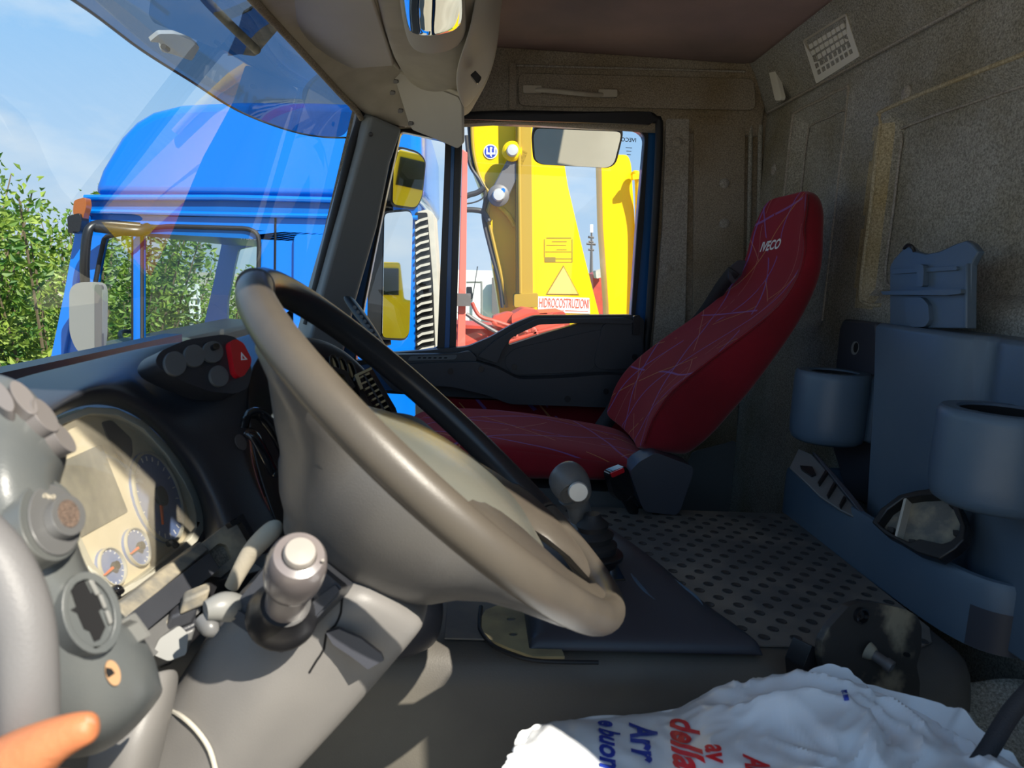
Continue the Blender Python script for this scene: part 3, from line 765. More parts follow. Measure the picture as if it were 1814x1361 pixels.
# driver's steering wheel seen through the side glass
swc = P(275, 622, YB + .6)
tube('steering_ring', [swc + V((.20 * math.cos(a), .22 * math.sin(a), .12 * -math.cos(a))) for a in [i * math.pi / 12 for i in range(25)]], .014, 'black', bt, seg=8, n=1)
# rain gutter band and roof fairing
prism('roof_band', [shp(rnd([(146, 352), (160, 347), (740, 358), (740, 384), (160, 376), (144, 372)], 3))], V((0, .3, 0)), 'blue_dark', bt, bevel=.008)
tube('gutter', [P(150, 350, YB - .02), P(400, 350, YB - .02), P(740, 358, YB - .02)], .016, 'blue', bt, seg=8, n=1)
tube('gutter', [P(150, 374, YB - .02), P(400, 380, YB - .02), P(740, 386, YB - .02)], .014, 'blue', bt, seg=8, n=1)
fo = [(162, 345), (178, 300), (212, 242), (238, 215), (268, 197), (320, 184), (420, 179), (560, 180), (660, 184), (742, 190), (746, 352)]
r0 = [V(p) for p in shp(fo, YB)]
cz = sum((p for p in r0), V()) / len(r0)
rings = []
for yy, k in ((YB + .00, 1.0), (YB + .10, 1.012), (YB + .5, 1.02), (YB + 1.2, 1.02), (YB2 - .3, 1.01), (YB2, .98)):
    rings.append([V((cz.x + (p.x - cz.x) * k, yy, cz.z + (p.z - cz.z) * (k if p.z > cz.z else 1))) for p in r0])
loft('roof_fairing', rings, 'blue', bt, bevel=.05, bseg=4)
# door seams, pressed rectangle, handle
for a in (((488, 384), (487, 500), (486, 620), (484, 760)), ((247, 396), (247, 500), (246, 620), (246, 760))):
    tube('door_seam', [P(x, y, YB - .002) for x, y in a], .006, 'hole', bt, seg=6, n=1)
tube('door_seam', [P(x, y, YB - .002) for x, y in ((168, 372), (300, 382), (486, 385))], .005, 'hole', bt, seg=6, n=1)
plate('window_column', [(238, 402), (252, 402), (252, 626), (238, 630)], YP(YB), 'blue', bt, h0=.0, h1=.02, bevel=.005)
plate('pressed_field', rnd([(522, 415), (640, 418), (640, 700), (520, 700)], 12), YP(YB), 'blue', bt, h0=0, h1=.022, bevel=.018, bseg=3)
text('glass_mark', 'IVECO', P(427, 424, YB + .02), V((1, 0, 0)), V((0, 0, 1)), .032, 'offwhite', bt, bold=.01)
# side mirrors with bent arm and marker lamp
plate('mirror_head', rnd([(126, 512), (140, 500), (178, 500), (185, 512), (184, 600), (178, 630), (160, 634), (138, 620), (126, 590)], 14), YP(YB - .20), 'grey', bt, h0=-.04, h1=.02, bevel=.018, bseg=3)
plate('mirror_edge', rnd([(172, 503), (184, 505), (184, 628), (172, 630)], 5), YP(YB - .20), 'steel', bt, h0=.0, h1=.025, bevel=.008)
tube('mirror_arm', [P(*a) for a in ((152, 520, YB - .15), (150, 470, YB - .2), (154, 420, YB - .2), (162, 402, YB - .18), (186, 397, YB - .12), (248, 402, YB - .02))], .024, 'black', bt, seg=10)
tube('mirror_arm', [P(*a) for a in ((168, 402, YB - .16), (240, 410, YB - .10), (262, 404, YB - .02))], .03, 'black', bt, seg=10)
plate('lower_mirror_box', rnd([(124, 384), (146, 378), (150, 392), (146, 412), (126, 414)], 4), YP(YB - .12), 'black', bt, h0=-.05, h1=.03, bevel=.01)
plate('marker_lamp', rnd([(136, 356), (156, 350), (158, 366), (150, 394), (140, 398), (134, 376)], 5), YP(YB - .10), 'lampbrown', bt, h0=-.03, h1=.03, bevel=.01)
# air intake column behind the cab with its louvres
ai = thing('air_intake', 'grey air intake column with dark slanting louvres behind the blue cab', 'air intake', P(760, 900, YB + .1).xy.to_3d() + V((0, 0, GZ + .8)))
ao = rnd([(736, 378), (758, 372), (768, 378), (784, 620), (788, 900), (736, 900)], 4)
plate('intake_case', ao, YP(YB + .05), 'greige', ai, h0=-.4, h1=.05, bevel=.008)
plate('louvre_well', rnd([(737, 378), (758, 378), (768, 500), (772, 612), (772, 900), (738, 900)], 3), YP(YB + .05), 'hole', ai, h0=.050, h1=.054)
for k in range(22):
    y0 = 386 + k * 13.2
    x0 = 737 + k * .25; x1_ = 759 + k * .68
    plate('louvre', [(x0, y0 + 9), (x0 + 8, y0 + 4), (x1_, y0), (x1_ - .5, y0 + 4.5), (x0 + 9, y0 + 8), (x0 + 1, y0 + 13)], YP(YB + .05), 'greige', ai, h0=.054, h1=.075)
# ladder standing behind the blue cab
ld = thing('step_ladder', 'thin pale step ladder in the grass, seen through the blue cab windows', 'ladder', P(338, 592, 9))
for a in (((328, 504), (318, 590)), ((334, 504), (342, 592)), ((348, 504), (336, 590)), ((350, 504), (356, 588))):
    tube('rail', [P(*a[0], 9), P(*a[1], 9 + .05)], .018, 'offwhite', ld, seg=6, n=1)
for k in range(6):
    yy = 516 + k * 13
    tube('rung', [P(334 + k * 1.3 - 1, yy, 9.0), P(349 + k * .8, yy, 9.0)], .014, 'offwhite', ld, seg=6, n=1)

# ------------------------------------------------------------------ shrubs and grass beyond the blue cab
def leaf_mesh(seed, nl, rad, hgt):
    rg = random.Random(seed); vs, fs = [], []
    shoots = []
    for i in range(60):
        a = rg.uniform(0, 2 * math.pi); rr_ = rad * math.sqrt(rg.random()) * .8
        shoots.append((V((rr_ * math.cos(a) * .5, rr_ * math.sin(a) * .5, .1)), V((rr_ * math.cos(a) * 1.15, rr_ * math.sin(a) * 1.15, hgt * rg.uniform(.45, 1.0)))))
    for i in range(nl):
        s, e_ = rg.choice(shoots); t_ = rg.uniform(.12, 1) ** .8
        c = s.lerp(e_, t_) + V((rg.gauss(0, .075), rg.gauss(0, .075), rg.gauss(0, .06)))
        d = V((rg.gauss(0, 1), rg.gauss(0, 1), rg.gauss(.3, .7))).normalized(); s2 = d.cross(V((rg.random(), rg.random(), .3))).normalized()
        L = rg.uniform(.04, .075); W = L * .5; k = len(vs)
        nn_ = d.cross(s2) * L * .18
        vs += [c, c + d * L * .5 + s2 * W * .5 + nn_, c + d * L, c + d * L * .5 - s2 * W * .5 + nn_]; fs += [(k, k + 1, k + 2), (k, k + 2, k + 3)]
    me = bpy.data.meshes.new('foliage'); me.from_pydata([tuple(v) for v in vs], [], fs); me.materials.append(MATS['leaf'])
    # branches
    vb, fb = [], []
    for s, e_ in shoots:
        for rr__ in (tube_rings([s, s.lerp(e_, .5) + V((.03, 0, .02)), e_], [.014, .009, .004], 5),):
            k = len(vb)
            for r_ in rr__: vb += r_
            for i in range(2):
                for j in range(5): fb.append((k + i * 5 + j, k + i * 5 + (j + 1) % 5, k + (i + 1) * 5 + (j + 1) % 5, k + (i + 1) * 5 + j))
    mb = bpy.data.meshes.new('branch'); mb.from_pydata([tuple(v) for v in vb], [], fb); mb.materials.append(MATS['bark'])
    return me, mb
LM = [leaf_mesh(i, 11000, 1.0, 2.0) for i in range(3)]
SH = [(-5.2, 6.6, 1.55, 'tall leafy shrub at the left edge, nearest to the blue cab'), (-4.1, 7.6, 1.5, 'leafy shrub just left of the blue cab, seen past its mirror'), (-6.2, 8.2, 1.7, 'tall shrub behind the leftmost one, against the sky'),
      (-3.3, 9.4, 1.12, 'bushy green shrub seen through the front quarter glass of the blue cab'), (-2.2, 10.2, 1.05, 'green shrub seen through the middle of the blue cab window'), (-5.2, 11.0, 1.5, 'shrub in the back row left of the blue cab'),
      (-1.1, 11.0, 1.0, 'low green shrub furthest back behind the blue cab')]
for i, (x, y, s, lab) in enumerate(SH):
    t_ = thing('shrub', lab, 'shrub', (x, y, GZ), 'shrubs beyond the blue cab')
    for me, nm in ((LM[i % 3][0], 'foliage'), (LM[i % 3][1], 'branch')):
        wm = Matrix.Translation((x, y, GZ)) @ Matrix.Rotation(i * 1.3, 4, 'Z') @ Matrix.Diagonal((s, s, s, 1))
        shared(nm, me, t_, wm)
# meadow grass: blades on a green strip
vs, fs = [], []
rg = random.Random(3)
for i in range(14000):
    c = V((rg.uniform(-8, 1.2), rg.uniform(8.2, 13), GZ)); h = rg.uniform(.12, .5); a = rg.uniform(0, 6.28); w_ = .012
    k = len(vs); vs += [c + V((math.cos(a) * w_, math.sin(a) * w_, 0)), c - V((math.cos(a) * w_, math.sin(a) * w_, 0)), c + V((rg.gauss(0, .06), rg.gauss(0, .06), h))]; fs.append((k, k + 1, k + 2))
gs = mesh('meadow_grass', vs, fs, 'leaf', None, fix=False, smooth=False)
tag(gs, 'tall green meadow grass behind the blue cab', 'grass', kind='stuff')
bank = grid('bank', [[V((x, y, GZ + .02 + (.9 * smooth(8, 14, y) + .15 * math.sin(x)) )) for x in range(-16, 3, 2)] for y in (7.5, 9, 11, 14, 20)], 'grass', solid=0, sub=1); tag(bank, kind='structure')

# ------------------------------------------------------------------ yellow folded excavator boom
YE = 6.2
eb = thing('excavator_boom', 'broad yellow excavator boom standing upright with a sticker and warning triangle', 'excavator', P(950, 560, YE).xy.to_3d() + V((0, 0, GZ)))
bo = rnd([(838, 90), (984, 90), (1000, 292), (1006, 330), (1034, 450), (1062, 560), (1080, 760), (870, 760), (886, 560), (872, 470), (862, 380), (858, 352), (838, 300), (832, 262)], 7)
plate('boom', bo, YP(YE), 'yellow', eb, h0=-.35, h1=0, bevel=.02)
plate('boom_tip', rnd([(838, 100), (912, 100), (912, 400), (872, 352), (836, 300), (832, 262)], 8), YP(YE), 'yellow', eb, h0=0, h1=.06, bevel=.015)
plate('cylinder', rnd([(911, 90), (936, 90), (941, 540), (913, 540)], 3), YP(YE), 'yellow_dark', eb, h0=.05, h1=.20, bevel=.05, bseg=3)
tube('pipe', [P(940, 90, YE - .10), P(942, 300, YE - .10), P(944, 545, YE - .10)], .020, 'yellow', eb, seg=10, n=1)
tube('pipe', [P(919, 100, YE - .22), P(920, 300, YE - .22), P(922, 520, YE - .22)], .014, 'yellow_dark', eb, seg=8, n=1)
plate('gland', rnd([(908, 520), (949, 518), (949, 542), (908, 542)], 4), YP(YE), 'yellow_dark', eb, h0=.05, h1=.24, bevel=.02)
# link and pins
a, b_ = P(884, 346, YE - .2), P(925, 262, YE - .2)
d = (b_ - a).normalized(); s_ = V((-d.z, 0, d.x)) * .075
prism('link', [[a - d * .06 + s_ * .5, a - s_ - V(), b_ - s_ * .8, b_ + s_ * .8, a + s_]][0], V((0, .05, 0)), 'steel', eb, bevel=.01)
for px, py, r_ in ((883, 347, .050), (907, 269, .046)):
    lathe('pin_boss', [(r_ * 1.7, 0), (r_ * 1.7, -.03), (r_ * 1.3, -.045)], P(px, py, YE - .19), V((0, 1, 0)), 'steel' if px == 883 else 'yellow', eb, seg=28)
    lathe('pin', [(r_, 0), (r_, -.075), (r_ * .85, -.09), (.001, -.092)], P(px, py, YE - .20), V((0, 1, 0)), 'silver', eb, seg=24)
lathe('grease_cap', [(.018, 0), (.018, -.03), (.010, -.03)], P(891, 338, YE - .26), V((0, 1, 0)), 'blue', eb, seg=14)
tube('cable_guard', [P(*a_) for a_ in ((884, 366, YE - .05), (900, 380, YE - .07), (912, 400, YE - .05))], .02, 'yellow', eb, seg=8)
# emblem: white ring disc with blue bracket mark
bd = YP(YE - .06)
plate('emblem_disc', ell(869, 269, 12.5, 13), bd, 'offwhite', eb, h0=.002, h1=.008); emb = [c for c in eb.children if c.name.startswith('emblem_disc')][0]
plate('emblem_field', ell(869, 269, 10.5, 11), bd, 'inkblue', emb, h0=.008, h1=.011)
for r_ in (rnd([(861.5, 262), (864, 262), (864, 271), (875, 271), (875, 262), (877.5, 262), (877.5, 274), (861.5, 274)], .3, 1), [(868, 261), (872, 261), (872, 264), (871, 264), (871, 279), (868, 276)]):
    plate('emblem_mark', r_, bd, 'offwhite', emb, h0=.011, h1=.014)
# rating plate lines, dark label, triangle
fc = YP(YE)
for x0, y0, x1_, y1 in ((968, 421, 1012, 422.4), (978, 427.5, 1004, 428.6), (968, 434, 1003, 434.8), (986, 442, 1004, 442.8), (966, 458, 1014, 459), (984, 464, 1014, 464.8), (964, 424, 965, 456), (1013, 424, 1014, 464), (966, 446, 1012, 446.6)):
    plate('plate_line', [(x0, y0), (x1_, y0), (x1_, y1), (x0, y1)], fc, 'decal_ink', eb, h0=.001, h1=.003)
plate('dark_label', rnd([(965, 456), (984, 456), (984, 464.5), (965, 464.5)], .5, 1), fc, 'decal_ink', eb, h0=.001, h1=.004)
tri_ = plate('triangle_rim', [(998, 470), (1026, 523), (967, 522)], fc, 'decal_ink', eb, h0=.001, h1=.004)
plate('triangle_sign', [(998, 473), (1023.5, 521), (969.5, 520.5)], fc, 'warnorange', tri_, h0=.004, h1=.008)
stk = plate('sticker', rnd([(952, 525), (1044, 528), (1045, 556), (953, 553)], 1), fc, 'offwhite', eb, h0=.001, h1=.006)
q = fc.hit(954.5, 544, .009); q2 = fc.hit(1043, 546.5, .009)
text('sticker_text', 'HIDROCOSTRUZIONI', q, (q2 - q), V((0, 0, 1)), .112, 'stickerred', stk, bold=.006, fit=(q2 - q).length)
q = fc.hit(968, 554, .009)
text('sticker_text', 'FORMAZIONI', q, (q2 - fc.hit(954.5, 544, .009)), V((0, 0, 1)), .040, 'stickerred', stk, bold=.01, squeeze=.6)
plate('sticker_line', [(1001, 549.8), (1042, 551), (1042, 552), (1001, 551)], fc, 'stickerred', stk, h0=.006, h1=.009)
# hoses hugging the boom edge
for k, pl_ in enumerate((((829, 200), (834, 262), (842, 305), (858, 335), (866, 350), (858, 375), (864, 410), (880, 470), (892, 540)),
                         ((836, 200), (838, 262), (848, 308), (864, 338), (870, 352), (864, 380), (872, 420), (888, 490), (898, 545)),
                         ((826, 240), (832, 290), (850, 320), (860, 345), (856, 385), (868, 440), (884, 500), (890, 545)))):
    tube('hose', [P(x, y, YE - .05 - .03 * k) for x, y in pl_], .014, ('hose', 'yellow_dark', 'hose')[k], eb, seg=8)
for pl_ in (((818, 352), (830, 346), (846, 341), (858, 332)), ((818, 372), (840, 372), (856, 376), (866, 392)), ((820, 362), (842, 358), (856, 350), (859, 338))):
    tube('hose', [P(x, y, YE - .15) for x, y in pl_], .022 if pl_[0][1] != 362 else .006, 'hose', eb, seg=8)

ea = thing('excavator', 'round-topped yellow arm standing right of the broad boom', 'excavator', P(1095, 560, YE + .4).xy.to_3d() + V((0, 0, GZ)))
plate('arm_case', rnd([(1065, 274), (1112, 274), (1118, 290), (1126, 420), (1124, 560), (1130, 800), (1085, 800), (1078, 540), (1068, 400)], 7), YP(YE + .3), 'yellow', ea, h0=-.3, h1=0, bevel=.05, bseg=4)
tube('arm_pipe', [P(*a_) for a_ in ((1122, 310, YE + .25), (1130, 316, YE + .2), (1131, 400, YE + .25), (1128, 560, YE + .25))], .03, 'yellow', ea, seg=10)
plate('pipe_clamp', rnd([(1118, 310), (1134, 308), (1134, 318), (1118, 320)], 2), YP(YE + .2), 'yellow', ea, h0=0, h1=.06, bevel=.01)

# ------------------------------------------------------------------ red crane lorry deck below the boom
YR = 5.3
rd = thing('crane_base', 'weathered red steel crane base below the yellow boom', 'crane', P(900, 620, YR).xy.to_3d() + V((0, 0, GZ)))
plate('deck', rnd([(800, 574), (880, 580), (940, 556), (1000, 552), (1010, 575), (1010, 760), (800, 760)], 4), YP(YR), 'redpaint', rd, h0=-.5, h1=0, bevel=.02)
plate('housing', rnd([(822, 582), (862, 582), (866, 600), (860, 612), (822, 612)], 4), YP(YR), 'redpaint', rd, h0=0, h1=.05, bevel=.01)
plate('turntable', rnd([(905, 556), (925, 545), (950, 548), (955, 558), (940, 572), (905, 572)], 4), YP(YR), 'redpaint', rd, h0=-.2, h1=.12, bevel=.015)
plate('mount_block', rnd([(872, 560), (900, 552), (915, 556), (918, 580), (872, 584)], 4), YP(YR), 'redpaint', rd, h0=-.1, h1=.08, bevel=.01)
for a_ in (((836, 536), (850, 560), (880, 570), (935, 588)), ((826, 556), (850, 572), (900, 600)), ((880, 596), (930, 574), (980, 556)), ((900, 606), (950, 590), (1000, 578))):
    tube('pipe', [P(x, y, YR - .12) for x, y in a_], .014, 'redpaint' if a_[0][0] > 830 else 'steel', rd, seg=8)
for k in range(14):
    x, y = 876 + (k * 37) % 75, 572 + (k * 23) % 24
    lathe('bolt', [(.02, 0), (.02, -.03), (.012, -.035)], P(x, y, YR - .10), V((0, 1, 0)), 'redpaint', rd, seg=8)
rpole = thing('red_post', 'slim red steel post in front of the white lorry', 'post', P(815, 570, 5.0).xy.to_3d() + V((0, 0, GZ)))
plate('post_tube', [(819, 264), (828, 270), (824, 620), (809, 620), (812, 520)], YP(5.0), 'pinkpole', rpole, h0=-.05, h1=0, bevel=.006)
plate('post_clamp', rnd([(806, 520), (834, 520), (834, 542), (806, 542)], 2), YP(5.0), 'steel', rpole, h0=0, h1=.05, bevel=.005)
wl = thing('white_lorry', 'white box lorry parked far behind the red post', 'truck', P(850, 540, 13).xy.to_3d() + V((0, 0, GZ)))
plate('box_body', rnd([(770, 477), (876, 480), (880, 600), (770, 600)], 3), YP(12), 'offwhite', wl, h0=-2, h1=0, bevel=.04)
plate('dark_guard', rnd([(871, 492), (892, 488), (896, 556), (871, 556)], 2), YP(11.9), 'steel', wl, h0=0, h1=.1, bevel=.01)
tube('handrail', [P(*a_, 11.8) for a_ in ((826, 500), (850, 500), (853, 504), (853, 560))], .02, 'grey', wl, seg=6)
plate('mirror', rnd([(826, 508), (836, 508), (838, 530), (826, 530)], 2), YP(11.6), 'black', wl, h0=0, h1=.1)
tube('aerial', [P(836, 534, 11.5), P(846, 472, 11.5)], .008, 'black', wl, seg=5, n=1)
ms_ = thing('distant_mast', 'thin distant telecom mast between the two yellow arms', 'mast', P(1046, 560, 60).xy.to_3d() + V((0, 0, GZ)))
tube('mast_pole', [P(1047, 560, 60), P(1048, 400, 60)], [.25, .06], 'steel', ms_, seg=6, n=2)
for y_, w_ in ((432, 8), (420, 5), (442, 5), (428, 4)):
    tube('antenna', [P(1047 - w_, y_, 60), P(1047 + w_, y_ + 1, 60)], .10, 'steel', ms_, seg=5, n=1)
plate('antenna_panel', [(1045, 398), (1050, 398), (1050, 412), (1045, 412)], YP(59.8), 'offwhite', ms_, h0=0, h1=.2)
rs = thing('rusty_machine', 'small far rust red machine between the yellow arms', 'machine', P(1062, 560, 14).xy.to_3d() + V((0, 0, GZ)))
plate('machine_body', rnd([(1050, 486), (1072, 478), (1074, 600), (1054, 600)], 2), YP(14), 'redpaint', rs, h0=-.8, h1=0, bevel=.03)
plate('machine_hood', rnd([(1050, 480), (1070, 474), (1072, 488), (1052, 494)], 3), YP(13.9), 'greige', rs, h0=0, h1=.3, bevel=.03)
plate('blue_tank', rnd([(1067, 512), (1075, 510), (1076, 560), (1068, 560)], 2), YP(13.8), 'blue_dark', rs, h0=0, h1=.3, bevel=.03)

# ------------------------------------------------------------------ our own outside mirrors
def mirror(name, label, px, y, nrm, case, grp=None, arms=()):
    c_ = (sum(p[0] for p in px) / len(px), sum(p[1] for p in px) / len(px))
    pl_ = Pl(P(*c_, y), nrm)
    t_ = thing(name, label, 'mirror', pl_.o, grp)
    plate('housing', ring_px(px, 4), pl_, case, t_, h0=-.07, h1=0, bevel=.015, bseg=3)
    plate('mirror_glass', px, pl_, 'mirror', t_, h0=.001, h1=.004)
    for a_ in arms: tube('arm', [P(*q) for q in a_], .016, 'black', t_, seg=10)
    return t_
mirror('main_mirror', 'tall main wing mirror in the lower half of the quarter window', rnd([(680, 378), (724, 374), (730, 384), (724, 590), (716, 600), (676, 598)], 8), 2.72, (.80, -.60, .02), 'black', 'wing mirrors on the passenger side', arms=(((690, 372, 2.75), (680, 366, 2.7), (640, 370, 2.45)), ((690, 604, 2.75), (660, 610, 2.7), (620, 600, 2.45))))
mirror('wide_angle_mirror', 'wide angle wing mirror in the upper half of the quarter window', rnd([(706, 262), (740, 272), (752, 286), (746, 348), (736, 368), (694, 362), (696, 300)], 9), 2.70, (.78, -.60, -.10), 'black', 'wing mirrors on the passenger side', arms=(((700, 300, 2.72), (670, 300, 2.6), (660, 320, 2.45)),))
mirror('kerb_mirror', 'curved kerb mirror outside the top of the passenger window', rnd([(950, 226), (1098, 232), (1100, 240), (1088, 288), (1076, 296), (960, 290), (948, 282), (945, 240)], 9), 2.62, (-.08, -.60, -.80), 'black', None, arms=(((960, 230, 2.66), (965, 205, 2.6), (970, 176, 2.37)), ((1080, 235, 2.66), (1085, 215, 2.6), (1088, 186, 2.37))))

# yellow machine standing behind our lorry: it shows only in the wing mirrors
ym = thing('reflected_excavator', 'yellow excavator behind the lorry, seen only as a reflection in the wing mirrors', 'excavator', (9.5, 4.4, GZ))
prism('machine_body', [V((8.6, 3.6, GZ + .9)), V((8.6, 5.2, GZ + .9)), V((8.6, 5.2, GZ + 1.9)), V((8.6, 4.5, GZ + 2.0)), V((8.6, 4.4, GZ + 2.9)), V((8.6, 3.6, GZ + 2.9))], V((2.4, 0, 0)), 'yellow', ym, bevel=.06)
tube('boom', [V((9.4, 5.1, GZ + 1.6)), V((9.6, 5.9, GZ + 4.2)), V((9.5, 7.4, GZ + 5.0))], [.26, .24, .16], 'yellow', ym, seg=8)
tube('dipper', [V((9.5, 7.3, GZ + 5.0)), V((9.4, 7.6, GZ + 3.4)), V((9.3, 7.3, GZ + 1.8))], [.18, .15, .12], 'yellow_dark', ym, seg=8)
box('track', (8.2, 3.4, GZ), (11.4, 3.95, GZ + .8), 'black', ym, bevel=.2, bseg=3)
box('track', (8.2, 4.85, GZ), (11.4, 5.4, GZ + .8), 'black', ym, bevel=.2, bseg=3)
box('cab_window', (8.57, 3.7, GZ + 2.1), (8.62, 4.35, GZ + 2.75), 'gloss_black', ym)
ym.location.x += 6.5; ym.location.y += 1.2

# ------------------------------------------------------------------ smoked outside sun shield above our windscreen
sh = thing('outside_sun_shield', 'dark smoked sun shield outside along the top of the windscreen', 'sun shield', (-.6, 1.2, .45))
edge = [(-140, -160, -.72), (130, 0, -.71), (250, 88, -.71), (340, 145, -.70), (410, 190, -.69), (470, 217, -.67), (530, 236, -.60), (575, 243, -.53), (612, 244, -.44)]
outer_e = [PX(*a_) for a_ in edge]
inner_e = [V((-.445, p.y, .535)) for p in outer_e]
inner_e[-1] = outer_e[-1] + V((.03, .02, .05)); inner_e[-2].x = -.44
rows = [[o_.lerp(i_, s) + V((0, 0, .03 * math.sin(math.pi * s))) for o_, i_ in zip(outer_e, inner_e)] for s in (0, .35, .7, 1)]
grid('shield_sheet', rows, 'smoked', sh, solid=0, sub=2)
tube('edge_bead', [p for p in outer_e], .003, 'black', sh, seg=6)
tube('support_tube', [P(*a_) for a_ in ((352, -20, 1.62), (365, 0, 1.64), (410, 46, 1.72), (456, 90, 1.80))], .010, 'dusty', sh, seg=12)
plate('support_plate', rnd([(430, 24), (470, 0), (495, 50), (452, 100), (424, 96), (402, 100), (420, 60)], 4), plane3(P(430, 20, 1.75), P(490, 50, 1.80), P(424, 96, 1.92)), 'dusty', sh, h0=-.006, h1=0)
plate('reflection_patch', rnd([(265, 74), (282, 60), (310, 60), (340, 72), (354, 84), (340, 108), (305, 96), (286, 92), (284, 76)], 4), plane3(P(265, 74, 1.52), P(354, 84, 1.62), P(305, 100, 1.60)), 'offwhite', sh, h0=-.008, h1=0, bevel=.002)  # white shape and dark spot stand in for interior reflections on the shield
plate('reflection_spot', ell(293, 85, 5, 5), YP(1.52), 'steel', sh, h0=-.01, h1=.01)

# ================================================================== ENGINE TUNNEL
prof = [(1.60, -1.25), (1.60, -.55), (1.592, -.52), (1.575, ZT), (1.50, ZT), (1.0, ZT), (.965, ZT - .001), (.945, ZT - .006), (.930, ZT - .022), (.922, ZT - .05), (.912, -.66), (.89, -.9), (.88, -1.25)]
tn = thing('engine_cover', 'grey plastic engine cover between the seats with a dimpled black mat on top', 'engine cover', (.1, 1.25, -1.25))
rings = []
for x, k in ((-.70, 1), (-.2, 1), (.3, 1), (.62, 1), (.70, .995), (.728, .97), (.742, .93)):
    rings.append([V((x, 1.25 + (y - 1.25) * k, -1.25 + (z + 1.25) * (1 if k > .99 else (.997 if k > .96 else .985)))) for y, z in prof])
loft('cover_shell', rings, 'tunnel', tn, bevel=0)
mt = [PZ(*a, ZT) for a in ((852, 1168), (960, 1174), (1300, 1176), (1445, 1178), (1560, 1176))]
mo = [V((-.02, .962, ZT)), V((.66, .962, ZT)), V((.70, .985, ZT)), V((.725, 1.03, ZT)), V((.728, 1.57, ZT)), V((.22, 1.572, ZT)), V((-.02, 1.572, ZT))]
prism('top_mat', mo, V((0, 0, .003)), 'mat_top', tn, bevel=.001)
dm = bpy.data.meshes.new('dimple')
vs_, fs_ = lathe_geo([(.0088, .0), (.0088, .0009), (.0078, .0011), (.0070, .0004), (.0001, .0002)], V(), V((0, 0, 1)), 16)
dm.from_pydata([tuple(v) for v in vs_], [], fs_); dm.materials.append(MATS['stud'])
for p in dm.polygons: p.use_smooth = True
n_ = 0
for i in range(60):
    for j in range(60):
        x = .205 + i * .024; y = .985 + j * .0262
        if (i + j) % 2 or x > .715 or y > 1.56: continue
        if x < .44 - .40 * (y - .95) + .0 and y < 1.30: continue
        if x > .69 and y < 1.02: continue
        if n_ < 300: shared('dimple', dm, tn, Matrix.Translation((x, y, ZT + .003))); n_ += 1
# rounded front box of the tunnel, below the column
pgrid('front_box', [[(560, 1030, .93), (660, 1030, .90), (760, 1040, .90), (790, 1050, .93)], [(560, 1080, .92), (670, 1085, .885), (770, 1085, .885), (792, 1090, .92)], [(560, 1130, .92), (670, 1140, .885), (750, 1135, .885), (785, 1125, .92)], [(560, 1182, .93), (660, 1184, .915), (735, 1172, .915), (775, 1145, .93)]], 'console_dark', tn, solid=.01)
# dusty metal floor plate with two holes beside the gear console
dpz = Pl((0, 0, ZT + .001), (0, 0, 1))
plate('metal_plate', [(853, 1120), (851, 1100), (860, 1085), (885, 1075), (960, 1072), (1000, 1168), (945, 1168), (900, 1152), (868, 1138)], dpz, 'dirtyplate', tn, h0=0, h1=.004, holes=(ell(905, 1101, 8, 3.6), ell(909, 1128, 8, 3.8)))
plate('plate_hole', ell(905, 1101, 8.5, 4), dpz, 'hole', tn, h0=0, h1=.001)
plate('plate_hole', ell(909, 1128, 8.5, 4), dpz, 'hole', tn, h0=0, h1=.001)
tube('plate_edge', [dpz.hit(852, 1075, .003), dpz.hit(850, 1100, .003), dpz.hit(853, 1120, .003), dpz.hit(880, 1148, .003), dpz.hit(945, 1170, .003), dpz.hit(1060, 1174, .003)], .003, 'rubber', tn, seg=8)

# gear console
gc = thing('gear_console', 'dark smooth moulded gear lever console on the engine cover', 'console', (.24, 1.1, ZT))
rows = []
for y, z, fl in ((.932, ZT + .003, 1), (.936, ZT + .014, 1), (.944, ZT + .020, 1), (.950, ZT + .024, 0), (.985, -.470, 0), (1.04, -.445, 0), (1.10, -.430, 0), (1.20, -.425, 0), (1.27, -.428, 0), (1.285, -.445, 0), (1.29, ZT + .003, 1)):
    xl, xr = .095, .425 - .46 * max(0, y - .96)
    r_ = []
    for s in (0, .02, .06, .12, .3, .5, .62, .72, .84, .93, .98, 1.0):
        x = xl + (xr - xl) * s
        zz = z
        if s == 0 or s == 1: zz = ZT + .003
        elif s > .75 and not fl: zz = z + (ZT + .024 - z) * smooth(.78, .985, s)
        elif s < .05 and not fl: zz = z - .012
        if s in (.98,): zz = min(zz, ZT + .020)
        r_.append(V((x, y, zz)))
    rows.append(r_)
grid('console_shell', rows, 'console_dark', gc, solid=.004, sub=2)
bt_ = [(1104, 990), (1135, 1001), (1180, 1020), (1216, 1044), (1240, 1066), (1252, 1100), (1256, 1132), (1240, 1124), (1190, 1088), (1150, 1056), (1130, 1034), (1112, 1010)]
top_r = [PZ(x, y, z) for (x, y), z in zip(bt_, (-.440, -.443, -.450, -.458, -.468, -.482, -.494, -.490, -.474, -.460, -.450, -.443))]
cc = sum(top_r, V()) / len(top_r)
def shr(k, z): return [V((cc.x + (p.x - cc.x) * k, cc.y + (p.y - cc.y) * k, z)) for p in top_r]
def tdn(k, dz): return [V((cc.x + (p.x - cc.x) * k, cc.y + (p.y - cc.y) * k, p.z + dz)) for p in top_r]
loft('coin_tray', [tdn(.98, -.014), top_r, tdn(.95, .002), tdn(.90, -.006), tdn(.84, -.014)], 'console_blue', gc)
tube('tray_rim', top_r + [top_r[0]], .0025, 'console_blue', gc, seg=8, n=3)
pb = PZ(1052, 985, -.425)
lathe('boot_plate', [(.045, 0), (.045, .006), (.036, .010)], pb, V((0, 0, 1)), 'black', gc, bevel=.001)
